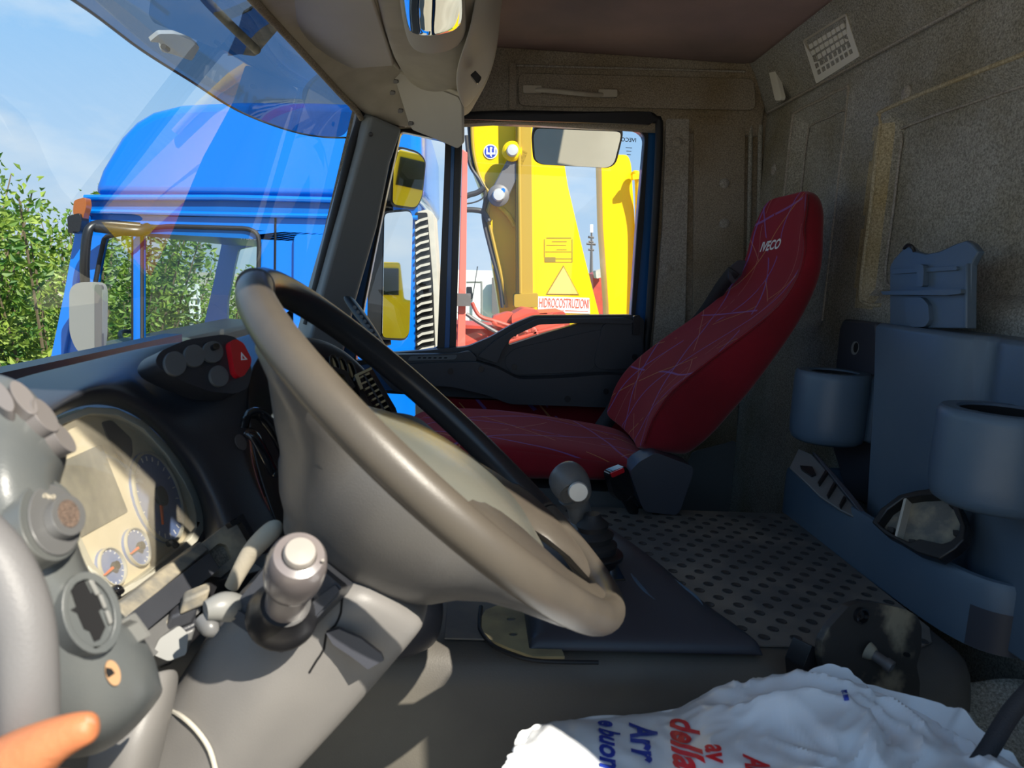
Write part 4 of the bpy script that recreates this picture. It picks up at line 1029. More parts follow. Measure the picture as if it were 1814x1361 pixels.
lathe('boot', [(.034, .0), (.036, .012), (.028, .018), (.032, .028), (.022, .036), (.025, .045), (.015, .054), (.012, .062)], pb + V((0, 0, .006)), V((-.12, 0, 1)), 'rubber', gc, seg=28)
plate('boot_trim', [(1020, 994), (1092, 1000), (1108, 1030), (1030, 1032)], Pl((0, 0, -.424), (0, 0, 1)), 'gloss_black', gc, h0=0, h1=.003, bevel=.001)
gl_ = thing('gear_lever', 'grey gear lever with angled knob and silver round cap', 'gear lever', pb + V((0, 0, .05)))
k0, k1, k2 = P(1046, 955, 1.125), P(1030, 918, 1.12), P(1014, 862, 1.11)
tube('shaft', [k0, k1], .0135, 'midgrey', gl_, seg=20, n=1)
lathe('collar', [(.012, -.002), (.026, -.001), (.027, .002), (.024, .004), (.012, .005)], k0.lerp(k1, .72), (k1 - k0), 'grey', gl_)
plate('washer', ell(1037, 918, 20, 9), Pl(P(1037, 918, 1.19), (0, -.25, 1)), 'dirtyplate', gl_, h0=0, h1=.002)
tube('knob_neck', [k1 + (k1 - k0) * .0, k1.lerp(k2, .5), k2 + V((0, 0, -.012))], [.019, .019, .024], 'midgrey', gl_, seg=24)
tube('knob', [k2 + V((-.018, .020, .018)), k2 + V((-.014, .014, .015)), k2 + V((-.006, -.002, .008)), k2 + V((.002, -.018, -.004)), k2 + V((.003, -.024, -.008))], [.012, .026, .031, .027, .021], 'midgrey', gl_, seg=28, n=5)
lathe('silver_cap', [(.0155, 0), (.0155, .003), (.014, .005), (.001, .0055)], k2 + V((.003, -.040, .004)), V((.0, -1, .05)) * 1, 'silver', gl_, seg=28)

# ================================================================== PASSENGER SEAT
ps = thing('passenger_seat', 'dark red velour passenger seat with crossing blue and ochre lines', 'seat', (.25, 1.77, -1.25))
YN = 1.55
A_ = [(1130, 812), (1142, 790), (1150, 760), (1160, 735), (1190, 692), (1259, 637), (1313, 598), (1382, 545), (1420, 492), (1434, 440), (1433, 405), (1442, 370), (1452, 340), (1462, 326)]
B_ = [(1222, 822), (1240, 806), (1277, 776), (1308, 735), (1340, 700), (1391, 628), (1416, 590), (1438, 552), (1466, 492), (1472, 445), (1474, 405), (1480, 375), (1480, 348), (1474, 330)]
wid = [(1.58, 2.02), (1.565, 2.03), (1.56, 2.03), (1.555, 2.03), (1.55, 2.03), (1.55, 2.02), (1.55, 2.0), (1.555, 1.98), (1.56, 1.95), (1.565, 1.92), (1.57, 1.90), (1.58, 1.88), (1.60, 1.865), (1.63, 1.84)]
rings = []
for (a, b_, (y0, y1)) in zip(A_, B_, wid):
    pa, pb_ = P(*a, YN), P(*b_, YN)
    d = pb_ - pa
    f = lambda t_, y, pu=0: V((pa.x + d.x * t_ + pu, y, pa.z + d.z * t_))
    m_ = (y0 + y1) / 2; w_ = (y1 - y0)
    rings.append([f(.0, y0 + .012), f(.04, y0 + .05, .004), f(.12, m_ - w_ * .22, .0), f(.14, m_), f(.12, m_ + w_ * .22), f(.04, y1 - .05, .004), f(0, y1 - .012), f(.12, y1), f(.5, y1 + .004), f(.92, y1 - .004), f(1, y1 - .03), f(1.03, m_), f(1, y0 + .03), f(.92, y0 + .004), f(.5, y0 - .004), f(.12, y0)])
back = loft('backrest', rings, 'fabric', ps, sub=2)
back.data.materials.append(MATS['redplain'])
for p in back.data.polygons:
    k = p.index % 16
    if k >= 7 or p.index >= 16 * (len(rings) - 1): p.material_index = 1
# piping on the bolster seam
tube('bolster_piping', [r_[0].lerp(r_[15], .35) + V((-.002, -.001, 0)) for r_ in rings[1:-1]], .0028, 'redplain', ps, seg=6, n=3)
q = P(1345, 446, 1.61); q2_ = P(1388, 436, 1.68)
fb = plane3(q, P(1388, 436, 1.64), P(1360, 420, 1.66))
ic = rings[8][2].lerp(rings[8][1], .2)
text('embroidery', 'IVECO', P(1347, 447, 1.705), (P(1388, 443, 1.60) - P(1347, 447, 1.705)), P(1360, 420, 1.70) - P(1347, 447, 1.705), .030, 'cream', ps, bold=.035, shear=.25, squeeze=1.2) if False else None
from mathutils.bvhtree import BVHTree
bpy.context.view_layer.update()
dg = bpy.context.evaluated_depsgraph_get()
def bvh_of(o):
    ev = o.evaluated_get(dg); me = ev.to_mesh(); mw = o.matrix_world
    b = BVHTree.FromPolygons([mw @ v.co for v in me.vertices], [tuple(p.vertices) for p in me.polygons]); ev.to_mesh_clear(); return b
sb = bvh_of(back)
def on(b, px, py, off=0):
    d = ray(px, py).normalized(); h = b.ray_cast(V((0, 0, 0)), d)
    return h[0] - d * off if h[0] else None
def drape_text(name, body, org, right, up, size, m, parent, bvh, off=.001, **k):
    """letters laid on a curved surface: every point is dropped onto it along the letters' normal"""
    nn = V(right).normalized().cross(V(up).normalized())
    def wp(c):
        h = bvh.ray_cast(c + nn * .15, -nn)
        return V(h[0]) + nn * off if h[0] else c
    t_ = text(name, body, org, right, up, size, m, parent, ext=0, **k)
    bm = bmesh.new(); bm.from_mesh(t_.data); bmesh.ops.triangulate(bm, faces=bm.faces)
    for _ in range(3):
        es = [e_ for e_ in bm.edges if e_.calc_length() > size * .10]
        if es: bmesh.ops.subdivide_edges(bm, edges=es, cuts=1); bmesh.ops.triangulate(bm, faces=bm.faces)
    for v in bm.verts: v.co = wp(v.co)
    bm.to_mesh(t_.data); bm.free(); return t_
pL, pR, pU = on(sb, 1346, 446), on(sb, 1389, 438), on(sb, 1352, 424)
drape_text('embroidery', 'IVECO', pL, pR - pL, pU - pL, (pU - pL).length * 1.05, 'cream', ps, sb, bold=.03, shear=.12, squeeze=(pR - pL).length / ((pU - pL).length * 1.05) / 3.55)
# cushion
def ring_c(x, zt, zb, y0, y1):
    m_ = (y0 + y1) / 2
    return [V((x, y0, zb)), V((x, y0 - .004, (zt + zb) / 2)), V((x, y0 + .012, zt - .012)), V((x, y0 + .06, zt)), V((x, m_, zt - .006)), V((x, y1 - .06, zt)), V((x, y1 - .012, zt - .012)), V((x, y1, (zt + zb) / 2)), V((x, y1, zb))]
cu = loft('seat_cushion', [ring_c(-.165, -.435, -.47, 1.60, 1.97), ring_c(-.16, -.40, -.475, 1.57, 2.0), ring_c(-.13, -.372, -.475, 1.552, 2.02), ring_c(0, -.362, -.47, 1.55, 2.02), ring_c(.15, -.368, -.465, 1.55, 2.02), ring_c(.28, -.385, -.46, 1.55, 2.02), ring_c(.42, -.40, -.455, 1.56, 2.01), ring_c(.44, -.42, -.45, 1.6, 1.97)], 'fabric', ps, sub=2)
cu.data.materials.append(MATS['redplain'])
for p in cu.data.polygons:
    if p.index % 9 in (0, 1, 6, 7, 8): p.material_index = 1
plate('seat_base', rnd([(900, 862), (1110, 872), (1130, 896), (1130, 908), (880, 908)], 4), YP(1.62), 'pillar', ps, h0=-.35, h1=0, bevel=.006)
box('pedestal', (-.08, 1.64, -1.25), (.46, 1.98, -.49), 'pillar', ps, bevel=.02)
plate('hinge_cover', rnd([(1112, 832), (1128, 815), (1158, 798), (1222, 822), (1224, 832), (1200, 902), (1192, 908), (1140, 902), (1132, 890)], 6), YP(1.545), 'console_dark', ps, h0=-.05, h1=.02, bevel=.008, bseg=3)
plate('belt_guide', rnd([(1288, 477), (1308, 461), (1320, 462), (1312, 488), (1298, 503), (1290, 494)], 2), YP(1.90), 'console_dark', ps, h0=-.004, h1=.006, bevel=.0015)
sbt = thing('seat_belt', 'black seat belt webbing running down the far side of the red seat', 'seat belt', P(1220, 560, 2.05))
def strap(name, pts, w_, m, parent, th=.0025):
    pts = cat([P(*p) for p in pts], 6); vs, fs = [], []
    l, r_ = [], []
    for i, p in enumerate(pts):
        d = (pts[min(i + 1, len(pts) - 1)] - pts[max(i - 1, 0)]).normalized(); s_ = d.cross(p.normalized()).normalized() * w_ / 2
        l.append(p + s_); r_.append(p - s_)
    return grid(name, [l, r_], m, parent, solid=th, sub=0)
strap('webbing', [(1300, 480, 1.885), (1278, 508, 1.93), (1246, 556, 2.02), (1205, 600, 2.10), (1165, 632, 2.15), (1140, 655, 2.17)], .034, 'belt', sbt)
strap('webbing', [(1100, 706, 2.06), (1082, 735, 2.04), (1058, 770, 2.03)], .045, 'belt', sbt)
plate('anchor_cover', rnd([(1047, 764), (1052, 757), (1092, 768), (1098, 776), (1092, 788), (1060, 782), (1046, 774)], 3), YP(2.04), 'black', sbt, h0=-.01, h1=.02, bevel=.004)
bk = thing('belt_buckle', 'black seat belt buckle with red release button beside the red seat', 'buckle', P(1105, 880, 1.50))
bkp = plane3(P(1078, 838, 1.47), P(1112, 826, 1.49), P(1122, 888, 1.50))
bkb = plate('buckle_body', rnd([(1078, 842), (1082, 836), (1108, 826), (1114, 834), (1124, 872), (1120, 886), (1098, 888), (1088, 876)], 5), bkp, 'gloss_black', bk, h0=-.02, h1=0, bevel=.004)
plate('release_button', rnd([(1080, 838), (1103, 828), (1105, 836), (1083, 846)], 2), bkp, 'red', bkb, h0=0, h1=.004, bevel=.001)
tube('stalk', [P(1108, 880, 1.50), P(1116, 895, 1.52), P(1122, 905, 1.54)], .012, 'black', bk, seg=10)

# ================================================================== REAR STORAGE CONSOLE
sc_ = thing('storage_console', 'blue grey moulded storage console with cup holders on the rear wall', 'console', (.8, 1.25, ZT))
path = [(.868, 1.605), (.76, 1.602), (.738, 1.596), (.728, 1.575), (.728, 1.40), (.729, 1.2), (.733, 1.08), (.742, 1.01), (.762, .965), (.80, .943), (.868, .935), (.868, .60)]
outp = cat([V((x, y, 0)) for x, y in path], 4)
def off_path(p, d):
    o_ = []
    for i in range(len(p)):
        t_ = (p[min(i + 1, len(p) - 1)] - p[max(i - 1, 0)]).normalized(); o_.append(p[i] + V((-t_.y, t_.x, 0)) * d)
    return o_
inn = off_path(outp, .020)
inn[0] = V((.868, 1.585, 0))
rings = []
for d_, z in ((0, ZT + .001), (-.001, -.46), (0, -.412), (.004, -.404), (.010, -.402), (.016, -.405), (.020, -.415), (.022, -.48)):
    rings.append([V((p.x, p.y, z)) for p in off_path(outp, d_)])
loft('tray_wall', rings, 'console_blue', sc_, closed=False, cap=False)
ti = [V((p.x, p.y, -.488)) for p in off_path(outp, .018)[:-4]]
prism('tray_floor', [ti + [V((.90, ti[-1].y, -.488)), V((.90, 1.58, -.488))]][0], V((0, 0, .003)), 'dusty', sc_, smooth=False)
ap = [p for p in off_path(outp, -.0012) if p.y < .99 and p.y > .935]
loft('arch_recess', [[V((p.x, p.y, z)) for p in ap] for z in (ZT + .002, -.47, -.452, -.446)], 'console_dark', sc_, closed=False, cap=False)
# tower with its rounded groove
def tow(z, yl):
    return [V((.872, yl + .004, z)), V((.786, yl, z)), V((.780, yl - .006, z)), V((.778, 1.2, z)), V((.778, 1.125, z)), V((.783, 1.112, z)), V((.800, 1.098, z)), V((.803, 1.085, z)), V((.800, 1.072, z)), V((.790, 1.060, z)), V((.787, 1.04, z)), V((.787, .6, z)), V((.872, .6, z))]
tr_ = [tow(-.50, 1.335), tow(-.40, 1.345), tow(-.2, 1.37), tow(-.066, 1.393)]
t4 = [p + V((.006 if p.x < .86 else 0, 0, .008)) for p in tow(-.066, 1.389)]
loft('tower', tr_ + [t4], 'console_blue', sc_, bevel=.003)
plate('side_flange', [PX(*a, .835).yzx and a for a in ((1486, 582), (1494, 565), (1552, 572), (1560, 905), (1500, 880), (1470, 780), (1480, 640))], Pl((.835, 0, 0), (-1, 0, 0)), 'console_dark', sc_, h0=-.03, h1=0, bevel=.006)
plate('screw_recess', ell(1515, 617, 6.5, 12, 8), Pl((.835, 0, 0), (-1, 0, 0)), 'grey', sc_, h0=-.004, h1=.001)
plate('screw_hole', ell(1517, 616, 4, 9, 8), Pl((.835, 0, 0), (-1, 0, 0)), 'hole', sc_, h0=0, h1=.0015)
def cup(cx_, cy_, r_, ri, zt, zb, xb):
    n = 40
    def sec(k, z, rr_=r_):
        o_ = []
        for i in range(n):
            a = 2 * math.pi * i / n; x, y = math.cos(a), math.sin(a)
            # rounded front, squarer towards the console
            sq = 1 + .10 * max(0, x) * abs(y)
            o_.append(V((cx_ + rr_ * k * x * sq, cy_ + rr_ * k * y * sq, z)))
        return o_
    h = zt - zb
    chd = loft('cup_holder', [sec(.80, zb), sec(.92, zb + .006), sec(.98, zb + .018), sec(1.0, zb + .04), sec(1.0, zt - .014), sec(.98, zt - .004), sec(.93, zt), sec(ri / r_ * 1.05, zt), sec(ri / r_, zt - .003), sec(ri / r_ * .97, zt - .012), sec(ri / r_ * .9, zb + .03)], 'console_blue', sc_)
    box('cup_bracket', (cx_ + ri + .006, cy_ - r_ * .97, zb + .012), (xb, cy_ + r_ * .97, zt - .004), 'console_blue', chd, bevel=.008)
    loft('cup_shade', [[V((cx_ + rr_ * math.cos(2 * math.pi * i / n), cy_ + rr_ * math.sin(2 * math.pi * i / n), z)) for i in range(n)] for rr_, z in ((ri * .985, zt - .003), (ri * .96, zt - .02), (ri * .89, zb + .031))], 'hole', chd, cap=False)  # near-black sleeve put in for the shade inside the cup
    lathe('cup_floor', [(ri * .93, 0), (ri * .93, .002)], V((cx_, cy_, zb + .028)), V((0, 0, 1)), 'hole', sc_)
cup(.760, 1.492, .075, .047, -.168, -.318, .872)
cup(.735, .955, .082, .056, -.150, -.285, .80)
# holder clip rising from the tower
cpx = Pl((.800, 0, 0), (-1, 0, 0))
cl = [(1576, 580), (1576, 472), (1584, 458), (1602, 438), (1612, 437), (1620, 445), (1640, 450), (1662, 446), (1690, 433), (1712, 426), (1722, 432), (1733, 446), (1727, 456), (1720, 470), (1717, 582)]
clq = plate('clip_plate', cl, cpx, 'console_blue', sc_, h0=-.012, h1=0, bevel=.002)
plate('clip_shelf', rnd([(1572, 517), (1717, 513), (1717, 521), (1690, 524), (1576, 523)], 2), cpx, 'console_blue', clq, h0=0, h1=.014, bevel=.003)
plate('clip_rib', rnd([(1584, 477), (1700, 472), (1700, 479), (1584, 486)], 3), cpx, 'console_blue', clq, h0=0, h1=.005, bevel=.002)
plate('clip_hook', rnd([(1629, 472), (1636, 468), (1645, 470), (1646, 482), (1644, 508), (1632, 508), (1634, 484)], 3), cpx, 'console_blue', clq, h0=0, h1=.010, bevel=.003)
plate('clip_latch', rnd([(1610, 528), (1640, 527), (1652, 540), (1654, 568), (1646, 580), (1622, 580), (1612, 570)], 5), cpx, 'console_blue', clq, h0=0, h1=.008, bevel=.004)
plate('clip_flange', [(1714, 470), (1719, 466), (1718, 582), (1713, 582)], cpx, 'console_blue', sc_, h0=-.012, h1=.006, bevel=.002)
tube('clip_hook_tip', [cpx.hit(1602, 440, .0), cpx.hit(1608, 434, .004), cpx.hit(1616, 437, .004), cpx.hit(1620, 446, 0)], .003, 'black', sc_, seg=8)
# broken trim pieces lying in the tray
bs = thing('broken_trim_strip', 'broken ribbed grey trim strip sticking out of the storage tray', 'trim piece', P(1470, 900, 1.45))
sp = plane3(P(1416, 796, 1.48), P(1400, 828, 1.45), P(1534, 922, 1.27))
plate('strip_shell', [(1414, 795), (1440, 806), (1462, 830), (1486, 862), (1536, 918), (1528, 924), (1508, 914), (1488, 904), (1452, 880), (1430, 858), (1398, 828)], sp, 'midgrey', bs, h0=-.006, h1=0, bevel=.002)
for (x0, y0, x1_, y1) in ((1464, 838, 1450, 862), (1478, 860, 1466, 884), (1496, 884, 1488, 902)):
    plate('strip_rib', [(x0, y0), (x0 + 4, y0 + 3), (x1_ + 2, y1 + 1), (x1_, y1 - 1)], sp, 'black', bs, h0=0, h1=.010)
plate('strip_edge', [(1440, 806), (1450, 812), (1498, 866), (1540, 922), (1532, 924), (1486, 866)], sp, 'console_dark', bs, h0=0, h1=.012, bevel=.002)
plate('strip_clip', [(1418, 828), (1440, 830), (1446, 843), (1438, 846), (1420, 834)], sp, 'black', bs, h0=0, h1=.006)
bc = thing('broken_cover_shell', 'empty dark plastic cover shell lying upside down in the storage tray', 'cover', P(1640, 1000, 1.15))
cpp = plane3(P(1600, 880, 1.15), P(1560, 940, 1.14), P(1700, 960, 1.03))
shell_o = [(1556, 936), (1572, 912), (1604, 888), (1636, 880), (1676, 875), (1694, 882), (1712, 912), (1724, 945), (1720, 968), (1704, 984), (1676, 1002), (1636, 990), (1600, 968), (1580, 958)]
shell_i = [(1568, 936), (1584, 914), (1612, 894), (1640, 890), (1684, 888), (1696, 905), (1712, 940), (1710, 958), (1696, 970), (1680, 975), (1640, 966), (1624, 972), (1598, 960), (1580, 948)]
plate('shell_rim', shell_o, cpp, 'black', bc, h0=0, h1=.022, holes=(shell_i,), bevel=.002)
plate('shell_inside', shell_i, cpp, 'dusty', bc, h0=-.004, h1=.002)
plate('shell_rib', [(1612, 894), (1617, 892), (1600, 962), (1596, 960)], cpp, 'greige', bc, h0=0, h1=.02)
for px, py in ((1692, 898), (1700, 950), (1584, 944), (1622, 966)):
    plate('shell_lug', rnd([(px - 6, py - 5), (px + 6, py - 4), (px + 5, py + 6), (px - 5, py + 5)], 2), cpp, 'black', bc, h0=0, h1=.012, bevel=.001)
# rusty bracket of the driver's seat
br = thing('seat_bracket', 'dusty black metal bracket with a protruding bolt behind the white bag', 'bracket', P(1545, 1240, .86))
bp_ = plane3(P(1460, 1140, .86), P(1625, 1110, .90), P(1560, 1250, .87))
plate('bracket_plate', rnd([(1454, 1160), (1456, 1138), (1470, 1112), (1504, 1074), (1522, 1068), (1552, 1068), (1604, 1080), (1626, 1092), (1633, 1112), (1632, 1150), (1624, 1180), (1630, 1210), (1624, 1300), (1520, 1300), (1482, 1240), (1462, 1196)], 5), bp_, 'dirtybracket' if 'dirtybracket' in MATS else 'steel', br, h0=-.012, h1=0, bevel=.003)
plate('bracket_back', rnd([(1436, 1190), (1452, 1150), (1500, 1180), (1500, 1240), (1440, 1230)], 4), bp_, 'black', br, h0=-.05, h1=-.014, bevel=.003)
for (px, py, r_, h) in ((1523, 1090, .0105, .006),):
    o_ = bp_.hit(px, py, 0)
    lathe('ring_boss', [(r_, 0), (r_, h), (r_ * .8, h + .001), (r_ * .78, h - .003), (r_ * .5, h - .002), (.0005, h)], o_, bp_.n, 'gloss_black', br)
o_ = bp_.hit(1536, 1152, 0)
lathe('bolt_boss', [(.012, 0), (.010, .006), (.008, .010)], o_, bp_.n + V((.5, 0, -.4)), 'dusty', br)
lathe('bolt', [(.007, 0), (.007, .024), (.0085, .026), (.0085, .034), (.006, .035), (.006, .030), (.0005, .029)], o_, bp_.n + V((.5, 0, -.5)), 'steel', br, seg=20)
plate('slot', ell(1606, 1160, 6, 4, 20), bp_, 'hole', br, h0=0, h1=.001)
# insulation and belt scraps at the right edge behind the tunnel
ins = thing('floor_insulation', 'crumpled grey insulation felt at the right edge below the console', 'insulation', P(1800, 1200, .9))
rows = []
for i in range(9):
    r_ = []
    for j in range(9):
        x, y = .70 + i * .035, .98 - j * .06
        r_.append(V((x, y, -.56 - j * .05 + .025 * noise.noise(V((x * 14, y * 14, 3))))))
    rows.append(r_)
grid('insulation_felt', rows, 'felt', ins, solid=.012, sub=2)
strap('belt_scrap', [(1830, 1220, .66), (1790, 1265, .66), (1750, 1330, .65), (1700, 1400, .64)], .018, 'belt', ins)

# ================================================================== STEERING WHEEL
SC = V((-.0278, .7392, -.1764)); tt, ss, R = .7101, -.0574, .235
U = V((math.cos(tt), 0, -math.sin(tt))); N0 = V((math.sin(tt), 0, math.cos(tt)))
W_ = (math.cos(ss) * V((0, 1, 0)) + math.sin(ss) * N0).normalized(); N = U.cross(W_).normalized()
def L(a, b_, h): return SC + U * a + W_ * b_ + N * h
sw = thing('steering_wheel', 'large worn grey steering wheel with padded centre boss', 'steering wheel', L(0, 0, -.17))
vs, fs = [], []
NA, NB = 96, 20
for i in range(NA):
    a = 2 * math.pi * i / NA
    c = L(R * math.cos(a), R * math.sin(a), 0); ro = (U * math.cos(a) + W_ * math.sin(a))
    rr_ = .0162
    for j in range(NB):
        b_ = 2 * math.pi * j / NB; vs.append(c + ro * math.cos(b_) * rr_ * .95 + N * math.sin(b_) * rr_ * 1.05)
for i in range(NA):
    for j in range(NB):
        fs.append((i * NB + j, ((i + 1) % NA) * NB + j, ((i + 1) % NA) * NB + (j + 1) % NB, i * NB + (j + 1) % NB))
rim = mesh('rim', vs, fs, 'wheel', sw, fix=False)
rim.data.materials.append(MATS['wheelblack_shade'])
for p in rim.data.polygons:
    if 40 < (p.index // NB) * 360 / NA < 192: p.material_index = 1  # far rim section: its own smooth black and the roof shade in one colour
for a in (40, 192):
    a = math.radians(a); c = L(R * math.cos(a), R * math.sin(a), 0); d = (W_ * math.cos(a) - U * math.sin(a))
    lathe('rim_seam', [(.0158, -.0012), (.0176, -.0006), (.0176, .0006), (.0158, .0012)], c, d, 'black', sw, seg=24)
def spoke(phi):
    s = 0
    for k, w_ in ((-138, 17), (-42, 15)):
        d = (math.degrees(phi) - k + 180) % 360 - 180; s += math.exp(-(d / w_) ** 4)
    return min(s, 1)
rings = []
NS = 96
for h, r0_, r1_ in ((-.040, .02, .02), (-.038, .07, .07), (-.030, .112, .12), (-.018, .125, .19), (-.006, .130, .228), (-.014, .138, .232), (-.026, .142, .226), (-.044, .143, .192), (-.066, .140, .156), (-.092, .126, .128), (-.116, .110, .110), (-.136, .092, .092), (-.150, .074, .074), (-.165, .062, .062)):
    rg_ = []
    for j in range(NS):
        a = 2 * math.pi * j / NS
        dg_ = math.degrees(a); bmp = smooth(40, 80, dg_) * (1 - smooth(185, 215, dg_)) * smooth(-.115, -.06, h)
        r0f = r0_ * (1 - .33 * bmp * smooth(.06, .11, r0_))
        r_ = r0f + (r1_ - r0f) * spoke(a)
        dip = -.030 * smooth(.13, .17, r_) * (1 - smooth(.19, .23, r_)) * (1 if 90 < math.degrees(a) < 190 else 0)
        a_, b2_ = r_ * math.cos(a), r_ * math.sin(a) * .97
        rg_.append(L(a_, b2_, h - .042 * smooth(.02, .11, -a_) * smooth(-.11, -.03, b2_) * smooth(-.115, -.03, h)))
    rings.append(rg_)
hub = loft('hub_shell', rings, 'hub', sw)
hub.data.materials.append(MATS['wheelblack_shade'])
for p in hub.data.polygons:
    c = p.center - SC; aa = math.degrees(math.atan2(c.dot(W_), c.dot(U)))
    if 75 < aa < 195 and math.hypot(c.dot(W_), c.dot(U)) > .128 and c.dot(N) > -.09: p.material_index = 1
def cov(k, a, h):
    x = .022 + k * .166 * math.copysign(abs(math.cos(a)) ** .85, math.cos(a))
    return L(x, k * .110 * (.50 + .50 * smooth(-.16, .04, x)) * math.copysign(abs(math.sin(a)) ** .85, math.sin(a)), h + .004 - 1.1 * (x - .08) ** 2)
rings = []
for k, h in ((.05, .004), (.30, .004), (.6, .001), (.82, -.006), (.94, -.014), (1.0, -.024), (1.0, -.040)):
    rings.append([cov(k, 2 * math.pi * j / 64, h) for j in range(64)])
loft('airbag_cover', rings, 'bagcover', sw)
tube('cover_seam', [cov(1.01, a, -.024) for a in [2 * math.pi * j / 48 for j in range(49)]], .0018, 'black', sw, seg=6, n=1)
# two lower arms sweeping from the boss into the bottom of the rim, leaving a slot between them
for sg in (1, -1):
    ar = []
    for r_, ca, wa, th, hh in ((.095, 44, 30, .020, -.020), (.125, 42, 25, .018, -.014), (.155, 40, 20, .016, -.010), (.182, 37, 18, .014, -.007), (.205, 33, 21, .012, -.003), (.222, 28, 27, .011, -.001), (.236, 24, 31, .010, 0)):
        ring_ = []
        for m_i in range(16):
            q_ = 2 * math.pi * m_i / 16
            an = math.radians(sg * (ca + wa * math.cos(q_)))
            ring_.append(L(r_ * math.cos(an), r_ * math.sin(an), hh + th * math.sin(q_)))
        ar.append(ring_)
    loft('wheel_arm', ar, 'wheel', sw)
# pale strip and dots added for light reflected on the cover's near edge
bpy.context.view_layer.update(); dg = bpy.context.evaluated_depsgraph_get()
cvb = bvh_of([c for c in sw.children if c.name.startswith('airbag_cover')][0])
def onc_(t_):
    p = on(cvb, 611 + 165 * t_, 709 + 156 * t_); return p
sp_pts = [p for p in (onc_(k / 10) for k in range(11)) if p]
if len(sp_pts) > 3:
    tube('glint_strip', [p - N * .001 for p in sp_pts], .0038, 'stripgrey', sw, seg=10, n=3)
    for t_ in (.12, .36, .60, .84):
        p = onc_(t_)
        if p: lathe('glint_dot', [(.0052, -.002), (.0052, .0028), (.0035, .0042), (.0004, .0045)], p, N - W_ * .4, 'paleplastic', sw, seg=18)

# ================================================================== STEERING COLUMN
cc_ = thing('steering_column_cover', 'mid grey moulded steering column cover running down to the floor', 'column cover', P(450, 1250, .7))
AX = -N
def colring(px):
    """near-face points top/bottom and far copies"""
    (x0, y0, d0), (xm, ym, dm_), (x1_, y1, d1) = px
    a, m_, b_ = P(x0, y0, d0), P(xm, ym, dm_), P(x1_, y1, d1)
    fa = V((a.x, .90, a.z)); fb_ = V((b_.x, .90, b_.z))
    return [a + V((0, .04, .012)), a, a.lerp(m_, .5), m_, m_.lerp(b_, .6), b_, b_ + V((0.002, .03, -.004)), fb_, fa + V((0, 0, .012))]
cr = [colring(p) for p in (((548, 990, .66), (660, 1035, .625), (764, 1098, .655)), ((505, 1040, .655), (630, 1070, .62), (742, 1130, .65)), ((400, 1110, .645), (540, 1150, .61), (690, 1192, .645)), ((330, 1190, .64), (470, 1230, .60), (606, 1290, .64)), ((262, 1300, .635), (400, 1350, .60), (520, 1380, .635)), ((190, 1420, .63), (330, 1460, .60), (440, 1470, .63)), ((100, 1560, .62), (240, 1600, .60), (350, 1600, .62)))]
col = loft('column_shell', cr, 'column', cc_, sub=2)
bpy.context.view_layer.update(); dg = bpy.context.evaluated_depsgraph_get()
cb = bvh_of(col)
plate('key_recess', [(578, 1120), (600, 1113), (640, 1130), (676, 1158), (680, 1168), (652, 1184), (620, 1160), (590, 1140)], Pl(P(630, 1150, .611), (.1, -1, .15)), 'console_dark', cc_, h0=-.004, h1=.003)
tube('shell_joint', [p for p in [on(cb, *a, off=.0) for a in ((616, 1040), (606, 1062), (604, 1085), (594, 1108), (578, 1124), (574, 1150), (560, 1172), (548, 1192))] if p], .0012, 'hole', cc_, seg=6, n=2)
tube('loose_wire', [p for p in [on(cb, *a, off=.003) for a in ((292, 1254), (322, 1270), (350, 1296), (372, 1330), (384, 1375))] if p], .0022, 'greige', cc_, seg=8, n=4)
# switch block with its boot
sbk = thing('switch_block', 'dark square switch block on the steering column', 'switch block', P(500, 1080, .64))
bp2 = plane3(P(420, 1080, .60), P(495, 1158, .585), P(608, 1040, .60))
plate('block_case', rnd([(408, 1100), (425, 1060), (470, 1004), (560, 1000), (606, 1040), (598, 1058), (500, 1158), (480, 1150)], 6), bp2, 'dash', sbk, h0=-.06, h1=0, bevel=.004)
plate('block_frame', rnd([(500, 1156), (604, 1046), (596, 1036), (560, 1062), (498, 1128), (424, 1080), (414, 1090)], 3), bp2, 'dash', sbk, h0=0, h1=.004, bevel=.001)
st = thing('indicator_stalk', 'stubby grey column stalk with a pale push button on its end', 'stalk', P(500, 1090, .60))
s0, s1 = P(500, 1092, .595), P(530, 984, .515)
ax = (s1 - s0); ln = ax.length; ax = ax.normalized()
lathe('boot', [(.030, 0), (.030, .006), (.026, .014), (.021, .022), (.020, .03)], s0, ax, 'black', st)
lathe('lever', [(.0168, .01), (.0168, ln * .5), (.0175, ln * .62), (.018, ln * .66)], s0, ax, 'stalkm', st, seg=36)
lathe('knob_head', [(.0170, ln * .56), (.0215, ln * .64), (.0225, ln * .72), (.0225, ln * .86), (.0205, ln * .96), (.018, ln * 1.0), (.0125, ln * 1.01), (.012, ln * .98)], s0, ax, 'stalkm', st, seg=40)
lathe('push_button', [(.0118, ln * .98), (.0118, ln * 1.04), (.0105, ln * 1.06), (.0005, ln * 1.065)], s0, ax, 'stalkcap', st, seg=36)
tube('moulding_line', [s0 + ax * ln * .60 + V((.020, -.006, .004)), s0 + ax * ln * .75 + V((.0215, -.007, .003)), s0 + ax * ln * .95 + V((.019, -.006, .002))], .0012, 'stalkcap', st, seg=6)
s2 = thing('small_stalk', 'short pale lever tip on the dash side of the column', 'stalk', P(400, 1080, .62))
tube('lever_tip', [P(470, 1100, .66), P(430, 1082, .62), P(398, 1075, .60), P(364, 1082, .59)], [.010, .011, .0125, .008], 'grey', s2, seg=18)
tube('lever_neck', [P(356, 1096, .595), P(372, 1112, .59), P(384, 1120, .59)], [.006, .008, .005], 'midgrey', s2, seg=12)
